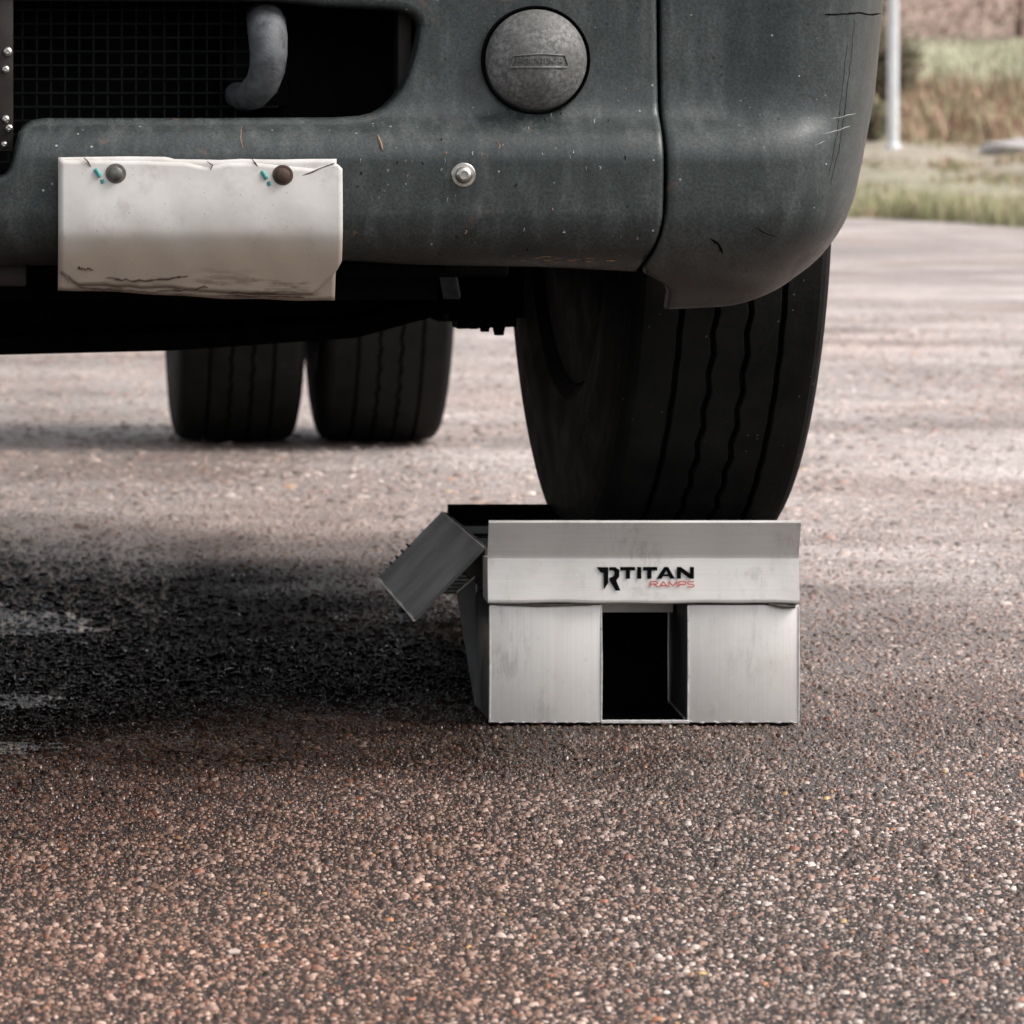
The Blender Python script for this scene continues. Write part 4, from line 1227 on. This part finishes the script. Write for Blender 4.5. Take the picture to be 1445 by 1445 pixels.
for i in range(46):
    x = -2 + i*.8 + random.uniform(-.3, .3); y = 78.3 + random.uniform(-.4, .6); h = random.uniform(2.6, 3.6)
    cent.append(((x, y, terr(78)+h*.45), (.75, .8, h*.55)))
    if i % 2 == 0:
        b = Vector((x, y, terr(78)-.1))
        tube('stem', [b, b + Vector((random.uniform(-.2, .2), 0, 1.2)), b + Vector((random.uniform(-.5, .5), 0, 2.4))], [.06, .045, .02], M['bark'], hedge, 6)
leafy('branches', hedge, cent, 1500, .05, [(.34, .215, .185), (.42, .28, .245), (.27, .185, .145), (.37, .25, .21), (.26, .235, .14)], M['twig'])
def bush(label, x, y, r, h, cols, n=700):
    e = empty('bush', (x, y, terr(y))); tag(e, label, 'bush')
    b = Vector((x, y, terr(y)-.05))
    for k in range(5):
        a = k*1.3
        tube('stem', [b, b + Vector((math.cos(a)*r*.3, math.sin(a)*r*.3, h*.45)), b + Vector((math.cos(a)*r*.6, math.sin(a)*r*.6, h*.8))], [.03, .02, .008], M['bark'], e, 6)
    ce = [((x + random.uniform(-.4, .4)*r, y + random.uniform(-.3, .3)*r, terr(y) + h*random.uniform(.3, .75)), (r*.6, r*.6, h*.3)) for _ in range(7)]
    leafy('foliage', e, ce, n//7, .05, cols, M['twig'])
bush('dark olive bush directly behind the pale post', 10.15, 58, .52, 1.15, [(.10, .085, .05), (.14, .11, .065), (.09, .095, .045), (.17, .12, .08)], 1400)
bush('small olive scrub bush at the edge of the tyre-side bumper corner', 8.82, 51.0, .22, .55, [(.12, .125, .07), (.16, .15, .085), (.2, .15, .1)], 500)

# post
yp = 50.0
xp = (1260 - VX)*yp/FPX
post = empty('post', (xp, yp, terr(yp))); tag(post, 'slim pale grey post standing on the grass bank', 'post')
tube('shaft', [(xp, yp, terr(yp)-.1), (xp, yp, 3), (xp, yp, 6.5)], [.055, .053, .042], M['post'], post, 20)
tube('base_collar', [(xp, yp, terr(yp)-.1), (xp, yp, terr(yp)+.04), (xp, yp, terr(yp)+.06)], [.075, .072, .057], M['post'], post, 20)

# pale flat stone and small white thing
def rock(name, label, cat, x, y, dims, mat, seed=1):
    rd = random.Random(seed)
    bm = bmesh.new(); bmesh.ops.create_icosphere(bm, subdivisions=4, radius=1)
    ph = [rd.uniform(0, 6) for _ in range(6)]
    for v in bm.verts:
        c = v.co
        f = 1 + .12*math.sin(c.x*3+ph[0])*math.sin(c.y*4+ph[1]) + .07*math.sin(c.z*7+ph[2]+c.x*5) + .04*math.sin(c.x*13+ph[3])*math.sin(c.y*11+ph[4])
        v.co = Vector((c.x*dims[0]*f, c.y*dims[1]*f, c.z*dims[2]*f))
    bmesh.ops.translate(bm, verts=bm.verts, vec=(x, y, terr(y) + dims[2]*.55))
    o = bm_obj(name, bm, mat, smooth=True); tag(o, label, cat); return o
rock('stone_slab', 'pale flat stone slab lying on the bare verge', 'stone', 10.05, 49.3, (.42, .3, .085), M['rock'], 3)
rock('white_ball', 'small white round thing lying in the brown scrub', 'litter', (1328 - VX)*54.0/FPX, 54.0, (.045, .045, .05), M['white'], 5)
# little torn scrap in the foreground
p = at(330, 1350, 1); dd = FPX*H/(1350 - VY)
sx = (330 - VX)*dd/FPX
V = [(sx-.004, dd-.004, .004), (sx+.004, dd-.005, .0042), (sx+.006, dd+.004, .005), (sx+.001, dd+.006, .0062), (sx-.005, dd+.003, .005)]
V += [(x, y, z-.0012) for x, y, z in V]
F = [(0,1,2,3,4), (9,8,7,6,5), (0,5,6,1), (1,6,7,2), (2,7,8,3), (3,8,9,4), (4,9,5,0)]
tag(pyd('paper_scrap', V, F, M['scrap']), 'tiny pale pink scrap lying on the gravelly ground in the foreground', 'litter')
